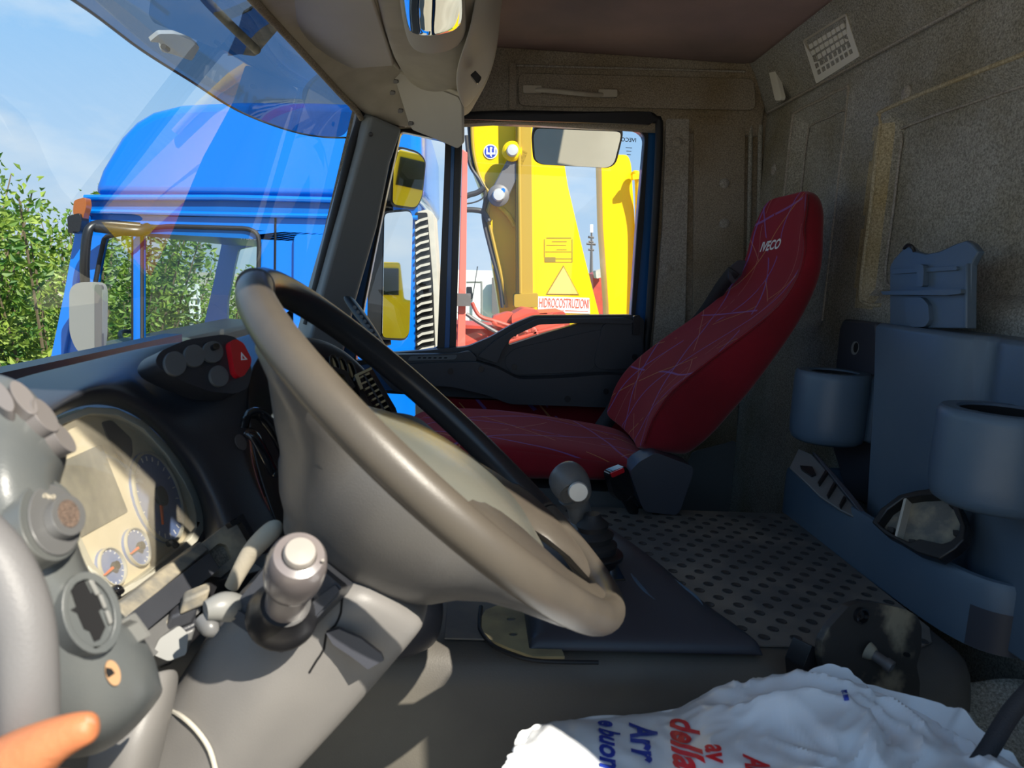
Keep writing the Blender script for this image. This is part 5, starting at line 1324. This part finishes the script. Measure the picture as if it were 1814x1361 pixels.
s3 = thing('rear_stalk', 'beige rounded stalk behind the switch block', 'stalk', P(450, 980, .7))
tube('stalk_arm', [P(410, 1040, .72), P(440, 985, .72), P(466, 955, .72), P(486, 936, .725), P(493, 930, .73)], [.007, .009, .010, .009, .005], 'beige', s3, seg=16)

# ================================================================== DASHBOARD
db = thing('dashboard', 'black moulded dashboard with an arched hood over the gauges', 'dashboard', (-.6, 1.0, -.9))
cl0 = P(145, 803, .74); vdir = (P(232, 905, .80) - P(185, 785, .80)).normalized()
clp = Pl(cl0, vdir.cross(V((0, 1, 0))))
def onc(px, py, h=0): return clp.hit(px, py, h)
ridge = [(-60, 700, .62), (30, 664, .80), (100, 648, .88), (170, 632, .95), (250, 612, 1.0), (340, 596, 1.03), (425, 594, 1.04), (452, 640, 1.05), (448, 720, 1.03), (444, 800, 1.0), (474, 890, .97), (520, 970, .95)]
mid = [(-60, 720, .58), (40, 704, .68), (108, 674, .76), (175, 655, .84), (232, 650, .89), (280, 690, .93), (340, 720, .95), (392, 755, .96), (398, 800, .95), (412, 860, .92), (440, 920, .9), (466, 985, .88)]
lip = [(-60, 770, .55), (70, 746, .60), (94, 732, .63), (124, 700, .67), (176, 680, .73), (230, 698, .79), (286, 750, .84), (330, 808, .87), (356, 858, .87), (374, 900, .87), (388, 940, .86), (412, 990, .85)]
opn = [tuple(a) for a in ((-40, 790), (60, 772), (98, 740), (150, 720), (200, 722), (250, 745), (300, 795), (335, 850), (350, 885), (357, 915), (357, 942), (352, 966))]
rows = [[P(*a) for a in ridge], [P(*a) for a in mid], [P(*a) for a in lip], [onc(*a) for a in opn]]
grid('binnacle', rows, 'dash', db, solid=.006, sub=3)
# dash top behind the hood up to the windscreen and on to the passenger side
tp = []
for y in (.2, .6, 1.0, 1.4, 1.8, 2.15):
    k = smooth(1.7, 2.2, y)
    tp.append([V((-.665 + .13 * k, y, -.222 + .05 * k)), V((-.64 + .12 * k, y, -.218 + .045 * k)), V((-.60 + .10 * k, y, -.22 + .03 * k)), V((-.50 + .04 * k, y, -.235 + .01 * k)), V((-.42, y, -.29)), V((-.40, y, -.36)), V((-.42, y, -.50)), V((-.50, y, -.62))])
grid('dash_body', tp, 'dash', db, solid=.01, sub=2)
pgrid('right_fascia', [[(440, 640, 1.04), (500, 596, 1.12), (556, 590, 1.20), (608, 612, 1.28)], [(440, 740, 1.0), (500, 700, 1.10), (580, 670, 1.22), (672, 668, 1.30)], [(452, 820, .98), (520, 800, 1.06), (600, 760, 1.20), (696, 732, 1.32)], [(490, 930, .95), (560, 900, 1.04), (630, 850, 1.18), (706, 790, 1.34)], [(540, 1050, .94), (620, 1040, 1.0), (700, 960, 1.12), (750, 860, 1.3)]], 'black', db, solid=.01)
bpy.context.view_layer.update(); dg = bpy.context.evaluated_depsgraph_get()
# switch panel
sp_ = Pl(P(360, 645, .925), vdir.cross(V((0, 1, 0))) + V((.0, -.35, .15)))
spx = rnd([(274, 640), (284, 622), (330, 602), (395, 592), (420, 598), (438, 630), (447, 655), (440, 688), (418, 698), (372, 694), (316, 672), (284, 655)], 10)
swp = plate('switch_panel', spx, sp_, 'dash', db, h0=-.03, h1=0, bevel=.005, bseg=3)
for (cx_, cy_, rx, ry) in ((307, 646, 19, 22), (341, 632, 18, 20), (374, 625, 18, 19), (385, 668, 16, 19)):
    o_ = sp_.hit(cx_, cy_, 0); w0 = (sp_.hit(cx_ + rx, cy_) - sp_.hit(cx_ - rx, cy_)).length / 2
    bb = plate('blank_button', ell(cx_, cy_, rx, ry, -18), sp_, 'pillar', db, h0=0, h1=.004, bevel=.002, bseg=3)
plate('button_knob', ell(374, 618, 6, 6), sp_, 'gloss_black', db, h0=.004, h1=.009, bevel=.002)
hz = rnd([(399, 612), (404, 606), (412, 605), (424, 612), (438, 640), (436, 652), (424, 670), (416, 672), (408, 664)], 5)
hzb = plate('hazard_button', hz, sp_, 'red', db, h0=0, h1=.008, bevel=.003, bseg=3)
plate('hazard_triangle', [(419, 628), (430, 641), (419, 642)], sp_, 'white', hzb, h0=.008, h1=.0086, holes=([(421, 633), (426.5, 639.4), (421, 640)],))
# glossy grab recess and blank plugs right of the gauges
tube('chrome_loop', [P(*a) for a in ((432, 758, .88), (440, 735, .885), (462, 735, .90), (486, 762, .91), (506, 800, .92), (512, 826, .92))], .009, 'gloss_black', db, seg=14, flat=.6)
tube('chrome_loop', [P(*a) for a in ((438, 765, .87), (452, 775, .87), (470, 808, .88), (484, 834, .89), (492, 838, .89))], .010, 'gloss_black', db, seg=14, flat=.6)
bnb = bvh_of([c for c in db.children if c.name.startswith('binnacle')][0])
for (cx_, cy_) in ((426, 784), (446, 826), (470, 880)):
    a, b_, c = on(bnb, cx_ - 6, cy_), on(bnb, cx_ + 5, cy_), on(bnb, cx_, cy_ + 8)
    if not (a and b_ and c): continue
    plate('blank_plug', ell(cx_, cy_, 9, 15, -25), plane3(a, b_, c), 'steel', db, h0=-.002, h1=.0012, bevel=.0004)
# passenger-side vents, display and round outlet seen through the wheel
vt = Pl(P(660, 700, 1.16), (.35, -.8, .35))
vfr = plate('vent_frame', rnd([(626, 666), (656, 650), (700, 724), (706, 744), (684, 752), (640, 712)], 3), vt, 'gloss_black', db, h0=-.02, h1=.004, holes=([(633, 670), (653, 660), (692, 728), (680, 742), (650, 708)],), bevel=.001)
for k in range(7):
    t0 = k / 7
    x0, y0 = 633 + 44 * t0, 670 + 66 * t0; x1_, y1 = 653 + 39 * t0, 660 + 68 * t0
    plate('vent_slat', [(x0, y0), (x1_, y1), (x1_ + 1.5, y1 + 3), (x0 + 1.5, y0 + 3)], vt, 'vent_reflection', vfr, h0=-.008, h1=.003)
plate('vent_bar', [(642, 665), (645, 664), (686, 736), (683, 738)], vt, 'black', db, h0=-.004, h1=.004)
plate('vent_edge', [(626, 666), (632, 663), (656, 652), (658, 656), (634, 667), (642, 690), (637, 692)], vt, 'vent_reflection', db, h0=.004, h1=.006, bevel=.0005)
for k, (cx_, cy_, rx) in enumerate(((592, 648, 9), (606, 652, 9), (620, 658, 9))):
    pl_ = Pl(P(cx_, cy_, 1.14 + .015 * k), (.55, -.75, .35))
    plate('round_outlet', ell(cx_, cy_, rx, 20, -18), pl_, 'gloss_black', db, h0=-.02, h1=.004, holes=(ell(cx_ + 1, cy_, rx * .62, 15, -18),), bevel=.001)
    plate('outlet_vane', ell(cx_ + 1, cy_, 2, 15, -18), pl_, 'vent_reflection', db, h0=-.006, h1=.001)
plate('centre_display', rnd([(574, 684), (592, 664), (606, 674), (618, 704), (612, 712), (590, 716), (576, 706)], 4), Pl(P(592, 690, 1.10), (.7, -.35, .5)), 'display_reflection', db, h0=-.01, h1=.004, bevel=.001)
plate('display_hood', rnd([(566, 676), (582, 654), (606, 662), (622, 690), (616, 694), (602, 670), (586, 664), (574, 682)], 3), Pl(P(592, 690, 1.09), (.7, -.35, .5)), 'black', db, h0=-.01, h1=.01, bevel=.002)
# side demister duct by the pillar
dd = pgrid('demister_duct', [[(602, 522, 2.0), (616, 520, 2.0), (626, 524, 2.02)], [(618, 548, 1.95), (634, 545, 1.94), (648, 552, 1.96)], [(640, 580, 1.9), (654, 572, 1.88), (668, 582, 1.90)], [(664, 612, 1.85), (676, 606, 1.84), (690, 620, 1.86)], [(680, 632, 1.82), (694, 634, 1.8), (700, 640, 1.82)]], 'black', db, solid=.008)
for k in range(8):
    t0 = k / 8
    lathe('duct_hole', [(.005, 0), (.005, .002)], P(628 + 48 * t0, 545 + 66 * t0, 1.93 - .09 * t0), V((.2, -1, .3)), 'pillar', db, seg=10)

# ------------------------------------------------------------------ instrument cluster
ic_ = thing('instrument_cluster', 'arched instrument cluster with beige face and blue dials behind a clear lens', 'instrument cluster', onc(200, 1060))
fc_ = [(60, 772), (98, 742), (150, 722), (200, 724), (250, 747), (300, 797), (335, 852), (350, 887), (356, 917), (356, 942), (345, 962), (300, 1000), (250, 1035), (205, 1063), (185, 1050), (150, 1010), (110, 930), (60, 860)]
plate('face_plate', fc_, clp, 'clusterface' if 'clusterface' in MATS else 'cream', ic_, h0=-.02, h1=-.006)
plate('face_ring', ring_px(fc_, -1), clp, 'paleplastic', ic_, h0=-.006, h1=.004, holes=(ring_px(fc_, -14),), bevel=.002)
plate('display_screen', rnd([(103, 822), (186, 785), (233, 904), (150, 950)], 2), clp, 'lcd' if 'lcd' in MATS else 'steel', ic_, h0=-.006, h1=-.004)
plate('upper_tint_field', rnd([(188, 745), (205, 742), (240, 775), (242, 800), (232, 832), (205, 790)], 6), clp, 'steel', ic_, h0=-.006, h1=-.0045)
def dial(cx_, cy_, rx, ry, rot, needle, nt_=14, ticks=(200, 500)):
    dl = plate('dial_plate', ell(cx_, cy_, rx, ry, rot), clp, 'dialblue', ic_, h0=-.006, h1=-.003)
    plate('dial_ring', ell(cx_, cy_, rx, ry, rot), clp, 'paleplastic', dl, h0=-.003, h1=0, holes=(ell(cx_, cy_, rx * .93, ry * .95, rot),))
    for k in range(nt_):
        a = ticks[0] + (ticks[1] - ticks[0]) * k / (nt_ - 1)
        p0 = ell(cx_, cy_, rx * .88, ry * .9, rot, 360)[int(a) % 360]; p1 = ell(cx_, cy_, rx * .76, ry * .8, rot, 360)[int(a) % 360]
        dx, dy = (p1[1] - p0[1]), -(p1[0] - p0[0]); l_ = math.hypot(dx, dy) or 1; dx, dy = dx / l_ * .7, dy / l_ * .7
        plate('tick', [(p0[0] + dx, p0[1] + dy), (p1[0] + dx, p1[1] + dy), (p1[0] - dx, p1[1] - dy), (p0[0] - dx, p0[1] - dy)], clp, 'white', dl, h0=-.003, h1=-.0025)
    nx, ny = needle
    dx, dy = (ny - cy_), -(nx - cx_); l_ = math.hypot(dx, dy); dx, dy = dx / l_ * 2.2, dy / l_ * 2.2
    plate('needle', [(cx_ + dx, cy_ + dy), (nx + dx * .3, ny + dy * .3), (nx - dx * .3, ny - dy * .3), (cx_ - dx, cy_ - dy)], clp, 'orange', dl, h0=0, h1=.002)
    plate('needle_hub', ell(cx_, cy_, rx * .22, ry * .22, rot), clp, 'black', dl, h0=0, h1=.004, bevel=.001)
dial(202, 1003, 23, 35, -18, (183, 1020))
dial(247, 968, 21, 35, -18, (230, 982), ticks=(160, 430))
dial(283, 880, 40, 84, -18, (287, 930), nt_=22, ticks=(150, 480))
for px, py in ((206, 1046), (304, 964)):
    tube('pin', [onc(px - 6, py, .006), onc(px + 2, py - 3, .012), onc(px + 8, py + 3, .012)], .004, 'gloss_black', ic_, seg=10)
ln_ = grid('clear_lens', [[onc(*a, .002) for a in ((60, 775), (150, 724), (250, 749), (335, 854), (356, 920))], [onc(*a, .022) for a in ((70, 820), (160, 790), (250, 830), (315, 900), (340, 940))], [onc(*a, .022) for a in ((90, 880), (170, 860), (240, 910), (290, 960), (316, 972))], [onc(*a, .002) for a in ((130, 985), (180, 1040), (205, 1062), (250, 1034), (340, 966))]], 'lens', ic_, solid=0, sub=2)

# ledges and loose trim below the cluster
lt = thing('lower_dash_trim', 'dusty stepped trim ledge below the instrument cluster', 'trim', P(300, 1050, .72))
def band(name, a, b_, c, d, m, h=.012, parent=None, y=None):
    prism(name, [P(*a), P(*b_), P(*c), P(*d)], V((-.4, .3, -.3)).normalized() * h, m, parent, bevel=.0025)
band('ledge_strip', (206, 1072, .63), (356, 958, .80), (372, 974, .79), (222, 1098, .62), 'dusty', .03, lt)
band('ledge_strip', (218, 1096, .62), (372, 978, .78), (392, 1006, .77), (238, 1136, .61), 'dash', .03, lt)
band('ledge_strip', (228, 1128, .615), (345, 1040, .74), (360, 1080, .72), (256, 1180, .61), 'midgrey', .03, lt)
plate('speaker_frame', rnd([(330, 985), (400, 930), (424, 925), (448, 968), (430, 990), (372, 1040), (344, 1020)], 5), Pl(P(390, 980, .80), (.6, -.6, .5)), 'dusty', lt, h0=-.02, h1=0, holes=(rnd([(352, 1004), (362, 984), (388, 962), (402, 966), (412, 990), (376, 1014), (354, 1020)], 5),), bevel=.002)
plate('speaker_grille', rnd([(346, 1010), (360, 978), (392, 955), (412, 962), (420, 992), (376, 1020), (352, 1026)], 3), Pl(P(390, 980, .80), (.6, -.6, .5)), 'meshgrille' if 'meshgrille' in MATS else 'greige', lt, h0=-.02, h1=-.008)
plate('speaker_corner', rnd([(398, 930), (422, 915), (448, 960), (442, 968), (420, 930), (404, 938)], 2), Pl(P(420, 940, .79), (.6, -.6, .5)), 'black', lt, h0=0, h1=.012, bevel=.002)
band('dark_gap', (262, 1060, .70), (400, 960, .86), (470, 1010, .84), (300, 1180, .68), 'black', .02, lt)
for k, (x, y, r_) in enumerate(((290, 1110, .016), (322, 1090, .013), (300, 1140, .02), (345, 1060, .012), (316, 1122, .014))):
    obox('loose_clip', P(x, y, .68), V((r_ * .9, r_ * .4, r_ * .3)), V((-r_ * .3, r_ * .8, 0)), V((.2 * r_, 0, r_ * .7)), ('dusty', 'dash', 'midgrey')[k % 3], lt, bevel=.003)
plate('hinge_block', rnd([(270, 1160), (282, 1132), (318, 1108), (334, 1124), (330, 1160), (298, 1172)], 6), Pl(P(300, 1140, .64), (.4, -.8, .4)), 'grey', lt, h0=-.03, h1=0, bevel=.006)

# ------------------------------------------------------------------ left-hand light switch pod
pod = thing('light_switch_pod', 'grey curved dash pod with light switch and blank buttons at the left', 'switch pod', P(130, 1300, .46))
pg = pgrid('pod_shell', [
    [(-90, 640, .50), (-20, 652, .48), (30, 662, .48), (70, 692, .48), (100, 740, .485), (118, 776, .49), (124, 800, .50)],
    [(-90, 720, .45), (-30, 740, .44), (20, 760, .44), (60, 786, .445), (92, 812, .455), (108, 826, .465), (120, 834, .485)],
    [(-90, 820, .42), (-30, 835, .415), (10, 845, .415), (50, 852, .425), (80, 858, .435), (96, 866, .45), (100, 872, .475)],
    [(-90, 920, .41), (-30, 925, .405), (20, 930, .41), (70, 930, .42), (120, 935, .435), (134, 945, .445), (140, 955, .47)],
    [(-90, 1010, .41), (-20, 1010, .405), (40, 1010, .41), (90, 1010, .415), (130, 1010, .43), (148, 1014, .44), (156, 1016, .465)],
    [(-60, 1100, .41), (20, 1100, .405), (80, 1100, .41), (130, 1100, .415), (180, 1095, .425), (208, 1088, .44), (218, 1084, .465)],
    [(-30, 1180, .41), (60, 1190, .405), (110, 1190, .41), (160, 1190, .415), (214, 1185, .425), (256, 1160, .44), (275, 1140, .465)],
    [(0, 1260, .41), (80, 1270, .41), (130, 1275, .41), (175, 1275, .415), (222, 1262, .425), (268, 1228, .44), (288, 1200, .465)],
    [(20, 1320, .43), (90, 1326, .42), (140, 1328, .42), (182, 1324, .425), (226, 1296, .435), (270, 1250, .45), (292, 1218, .47)],
    [(20, 1345, .47), (90, 1350, .47), (140, 1350, .47), (186, 1338, .47), (230, 1306, .48), (272, 1258, .49), (294, 1224, .50)]], 'dash_lit', pod, solid=.004)
bpy.context.view_layer.update(); dg = bpy.context.evaluated_depsgraph_get()
pbv = bvh_of(pg)
def pod_pl(px, py, dx=10):
    a, b_, c = on(pbv, px - dx, py), on(pbv, px + dx, py), on(pbv, px, py + dx)
    pl_ = plane3(a, b_, c); pl_.o = on(pbv, px, py) + pl_.n * .0005; return pl_
lp = pod_pl(85, 920, 35)
plate('switch_bezel', ell(84, 924, 54, 74, -14), lp, 'dash_lit', pod, h0=-.01, h1=.002, bevel=.0015, bseg=3)
sdl = plate('switch_dial', ell(88, 926, 45, 64, -14), lp, 'midgrey', pod, h0=.002, h1=.0035, bevel=.001)
plate('switch_knob', ell(98, 926, 31, 37, -14), lp, 'midgrey', sdl, h0=.0035, h1=.009, bevel=.002, bseg=3)
plate('knob_mesh', ell(97, 924, 19, 25, -14), lp, 'rustmesh' if 'rustmesh' in MATS else 'steel', sdl, h0=.009, h1=.0095)
for px, py in ((70, 884), (84, 886)):
    plate('light_symbol', ell(px, py, 4, 4), lp, 'beige', sdl, h0=.0035, h1=.0041, holes=(ell(px, py, 2.6, 2.6),))
plate('light_symbol', [(76, 882), (80, 886), (76, 890), (75, 886)], lp, 'beige', sdl, h0=.0035, h1=.0041)
op2 = pod_pl(155, 1088, 30)
plate('socket_bezel', ell(156, 1088, 52, 74, -14), op2, 'dash_lit', pod, h0=-.012, h1=.004, holes=(ell(155, 1088, 40, 60, -14),), bevel=.002, bseg=3)
plate('socket_floor', ell(155, 1088, 42, 62, -14), op2, 'dash_lit', pod, h0=-.004, h1=.0012)
plate('socket_opening', [(122, 1046), (136, 1030), (146, 1028), (158, 1052), (166, 1050), (178, 1078), (172, 1084), (184, 1112), (174, 1134), (164, 1138), (156, 1120), (146, 1116), (134, 1088), (122, 1082), (132, 1076)], op2, 'hole', pod, h0=.0012, h1=.0018)
for a in (((150, 1030), (158, 1028), (172, 1056), (164, 1058)), ((168, 1056), (174, 1054), (184, 1080), (178, 1082)), ((180, 1084), (186, 1082), (194, 1106), (188, 1110))):
    plate('socket_lug', list(a), op2, 'grey', pod, h0=.0018, h1=.004, bevel=.001)
lp2 = pod_pl(199, 1192, 14)
plate('lock_hole', ell(199, 1192, 13, 23, -14), lp2, 'orangey', pod, h0=0, h1=.001)
plate('lock_shadow', [(186, 1182), (196, 1184), (202, 1192), (196, 1196), (190, 1200), (186, 1192)], lp2, 'hole', pod, h0=.001, h1=.0015)
plate('key_slot', rnd([(214, 1098), (224, 1094), (252, 1132), (248, 1138), (228, 1110), (212, 1106)], 3), pod_pl(230, 1130, 14), 'grey', pod, h0=-.004, h1=.006, bevel=.002)
tp_ = pod_pl(40, 730, 16)
for (cx_, cy_, rx, ry) in ():
    o_ = P(cx_, cy_, .462)
    n = 10
    tube('rocker_button', [P(cx_ - rx * 1.0, cy_ - ry * .9, .466), P(cx_ - rx * .4, cy_ - ry * .4, .458), P(cx_ + rx * .4, cy_ + ry * .35, .456), P(cx_ + rx * 1.1, cy_ + ry * .85, .462)], [.005, .0072, .0072, .005], 'midbutton', pod, seg=16, n=5)
for (cx_, cy_, rx, ry, rt_) in ((2, 712, 15, 36, -38), (36, 716, 15, 36, -38), (66, 744, 15, 36, -38), (98, 782, 12, 32, -38)):
    try: rp_ = pod_pl(min(cx_, 84), min(cy_, 790), 8)
    except Exception: continue
    plate('rocker_button', ell(cx_, cy_, rx, ry, rt_), rp_, 'midbutton', pod, h0=-.004, h1=.006, bevel=.004, bseg=4)
# lower grey knee panel
pgrid('trim_5', [[(150, 1230, .62), (220, 1200, .60), (300, 1180, .60), (330, 1180, .64)], [(150, 1290, .58), (220, 1280, .56), (290, 1262, .57), (310, 1262, .62)], [(150, 1350, .56), (220, 1350, .54), (268, 1350, .56), (290, 1350, .60)], [(120, 1500, .56), (200, 1500, .54), (230, 1500, .56), (250, 1500, .60)]], 'column', None, solid=.006)['kind'] = 'structure'

# ------------------------------------------------------------------ grab handle and the hand that holds it
hb = thing('door_grab_handle', 'thick grey curved grab handle at the left edge, held by a hand', 'grab handle', P(45, 1361, .36))
tube('handle_tube', [P(-60, 930, .37), P(-8, 985, .365), P(26, 1050, .36), P(44, 1120, .355), P(50, 1220, .35), P(50, 1340, .35), P(46, 1500, .35)], [.0135, .0135, .0138, .0138, .0138, .0138, .0138], 'handlegrey', hb, seg=24)
def skin(name, verts, edges, rad, m, parent=None, root=0, sub=2):
    me = bpy.data.meshes.new(name); me.from_pydata([tuple(v) for v in verts], edges, []); me.update()
    o = bpy.data.objects.new(name, me); C.objects.link(o); attach(o, parent)
    md = o.modifiers.new('skin', 'SKIN'); md.use_smooth_shade = True
    for i, v in enumerate(me.skin_vertices[0].data): v.radius = (rad[i], rad[i]); v.use_root = (i == root)
    s = o.modifiers.new('sub', 'SUBSURF'); s.levels = sub; s.render_levels = sub
    me.materials.append(MATS[m]); return o
hand = thing('person', 'bare hand of a person gripping the grey grab handle, thumb laid across it', 'person', P(-60, 1500, .36))
hv = [P(-420, 1900, .40), P(-260, 1700, .37), P(-150, 1560, .35), P(-70, 1460, .345), P(-20, 1405, .335), P(50, 1338, .325), P(112, 1302, .322), P(152, 1290, .322), P(176, 1285, .323)]
hr = [.036, .034, .032, .030, .024, .0150, .0100, .0085, .0060]
he = [(i, i + 1) for i in range(8)]
base = len(hv)
def finger(pts, rads):
    b = len(hv); he.append((3, b))
    for i, (p, r_) in enumerate(zip(pts, rads)):
        hv.append(P(*p)); hr.append(r_)
        if i: he.append((b + i - 1, b + i))
finger([(-30, 1420, .385), (40, 1400, .395), (95, 1392, .380), (112, 1388, .350)], [.010, .0095, .009, .0075])
finger([(-50, 1480, .385), (30, 1475, .40), (92, 1465, .382), (104, 1460, .350)], [.010, .0098, .009, .0075])
finger([(-80, 1540, .385), (20, 1545, .40), (84, 1535, .382), (96, 1530, .352)], [.0098, .0095, .0088, .0072])
finger([(-120, 1600, .38), (0, 1610, .395), (66, 1600, .380), (78, 1596, .355)], [.009, .0085, .008, .0065])
skin('hand', hv, he, hr, 'skin', hand, root=3)
# thumb nail
bpy.context.view_layer.update(); dg = bpy.context.evaluated_depsgraph_get()
hbv = bvh_of([c for c in hand.children if c.name.startswith('hand')][0])
rows = []
for t_ in (0, .33, .66, 1):
    r_ = []
    for u_ in (0, .33, .66, 1):
        # a small rounded patch lying on the thumb tip
        x = 150 + 20 * u_ + 2 * t_; y = 1269 + 5 * u_ + 11 * t_ - 2 * math.sin(u_ * math.pi)
        p = on(hbv, x, y, .0006); r_.append(p)
    rows.append(r_)
if all(p for r_ in rows for p in r_): grid('thumb_nail', rows, 'nail', hand, solid=.001, sub=2)
else: print('NAIL MISSED')

# ------------------------------------------------------------------ driver's seat cushion (out of view, under the bag) and the carrier bag
ds = thing('driver_seat', 'unseen red driver seat cushion under the white carrier bag', 'seat', (.45, .62, -1.25))
box('seat_cushion', (.20, .36, -.68), (.62, .78, -.58), 'redplain', ds, bevel=.03, bseg=3)
box('pedestal', (.12, .44, -1.25), (.52, .78, -.66), 'pillar', ds, bevel=.02)
bag = thing('carrier_bag', 'white plastic carrier bag with red and blue lettering on the driver seat', 'bag', (.35, .6, -.54))
sil = [(905, 1375), (912, 1335), (926, 1305), (960, 1285), (1050, 1272), (1130, 1266), (1200, 1256), (1255, 1228), (1330, 1214), (1430, 1193), (1500, 1203), (1570, 1226), (1640, 1252), (1700, 1284), (1760, 1326), (1830, 1380)]
ctrl = []
for k, (y, dy_, dx_) in enumerate(((.80, 34, 0), (.775, 0, 0), (.735, 26, -2), (.67, 78, -6), (.60, 150, -10), (.54, 240, -14), (.50, 340, -18))):
    row = []
    for i, (px, py) in enumerate(sil):
        f = i / (len(sil) - 1)
        yy = y - .03 * math.cos(f * math.pi * 2) * .5 + (.02 if k < 2 else 0) - .10 * (1 - smooth(0, .35, f)) * (1 if k < 3 else .6) - .12 * smooth(.75, 1, f) * (1 if k < 3 else .5)
        cxm = 1350
        row.append(P(cxm + (px - cxm) * (1 + .03 * max(0, k - 1)), py + dy_ * (1 + .2 * math.sin(f * math.pi)), yy))
    ctrl.append(row)
mid_ = [cat(r_, 12) for r_ in ctrl]
cols = list(zip(*mid_)); cols = [cat(list(c), 20) for c in cols]
rows = [list(r_) for r_ in zip(*cols)]
src = [list(r_) for r_ in rows]
nr, nc = len(rows), len(rows[0])
def ridged(p):
    return 1 - abs(noise.noise(p)) * 2.2
for i in range(nr):
    for j in range(nc):
        p = src[i][j]
        a = src[min(i + 2, nr - 1)][j] - src[max(i - 2, 0)][j]; b_ = src[i][min(j + 2, nc - 1)] - src[i][max(j - 2, 0)]
        n_v = b_.cross(a); n_v = n_v.normalized() if n_v.length > 1e-9 else V((0, 0, 1))
        if n_v.dot(-p) < 0: n_v = -n_v
        q = p * 9; wq = p + V((noise.noise(q), noise.noise(q + V((5, 0, 0))), noise.noise(q + V((0, 9, 0))))) * .05
        amt = .014 * ridged(V((wq.x * 8, wq.y * 10, wq.z * 6))) + .011 * ridged(V((wq.x * 17 + 4, wq.y * 15 + wq.x * 8, wq.z * 12))) + .005 * ridged(V((wq.x * 38 - wq.y * 20, wq.y * 30, 7)))
        inkcalm = 1 - .86 * math.exp(-(((p.x - .19) / .13) ** 4))
        rows[i][j] = p + n_v * (amt - .018) * inkcalm * smooth(0, 3, min(i, j, nc - 1 - j))
flat = rows
bo_ = grid('bag_film', rows, 'film', bag, solid=.0012, sub=0)
bpy.context.view_layer.update(); dg = bpy.context.evaluated_depsgraph_get()
bb = bvh_of(bo_)
def bag_text(s, px0, py0, px1, py1, hpx, m, sh=.22, bold=.03, sq=1.0):
    """reads from (px0,py0) to (px1,py1); letters stand up towards the right of the picture"""
    a, b_ = on(bb, px0, py0), on(bb, px1, py1)
    if not a or not b_: return
    up = on(bb, px0 + hpx, py0) or a
    size = (up - a).length / .72
    drape_text('print', s, a, b_ - a, up - a, size, m, bag, bb, off=.0016, bold=bold, shear=sh, squeeze=sq)
bag_text('Arr', 1116, 1284, 1122, 1359, 46, 'inkblue', sq=1.25)
bag_text('e buon', 1060, 1278, 1064, 1358, 36, 'inkblue', sq=1.05)
bag_text('della', 1190, 1272, 1196, 1358, 46, 'inkred', sq=1.0)
bag_text('av', 1250, 1322, 1254, 1359, 40, 'inkred', sq=1.0)
bag_text('Al', 1318, 1340, 1322, 1360, 42, 'inkred', sq=1.1)
fr_ = [[on(bb, 1491 + 9 * u_ + 4 * t_, 1223 - 1 * u_ + 17 * t_, .0035) for u_ in (0, .5, 1)] for t_ in (0, .25, .5, .75, 1)]
if all(p for r_ in fr_ for p in r_): grid('print_mark', fr_, 'inkblue', bag, solid=.002, sub=0)

# ------------------------------------------------------------------ origins of one-mesh things at their base
bpy.context.view_layer.update()
for o in list(scene.objects):
    if o.type == 'MESH' and o.parent is None and o.data.users == 1:
        vs = [v.co for v in o.data.vertices]
        if not vs: continue
        lo = V([min(v[i] for v in vs) for i in range(3)]); hi = V([max(v[i] for v in vs) for i in range(3)])
        s = V(((lo.x + hi.x) / 2, (lo.y + hi.y) / 2, lo.z))
        o.data.transform(Matrix.Translation(-s)); o.location = o.location + s
        for ch in o.children: ch.location = ch.location - s
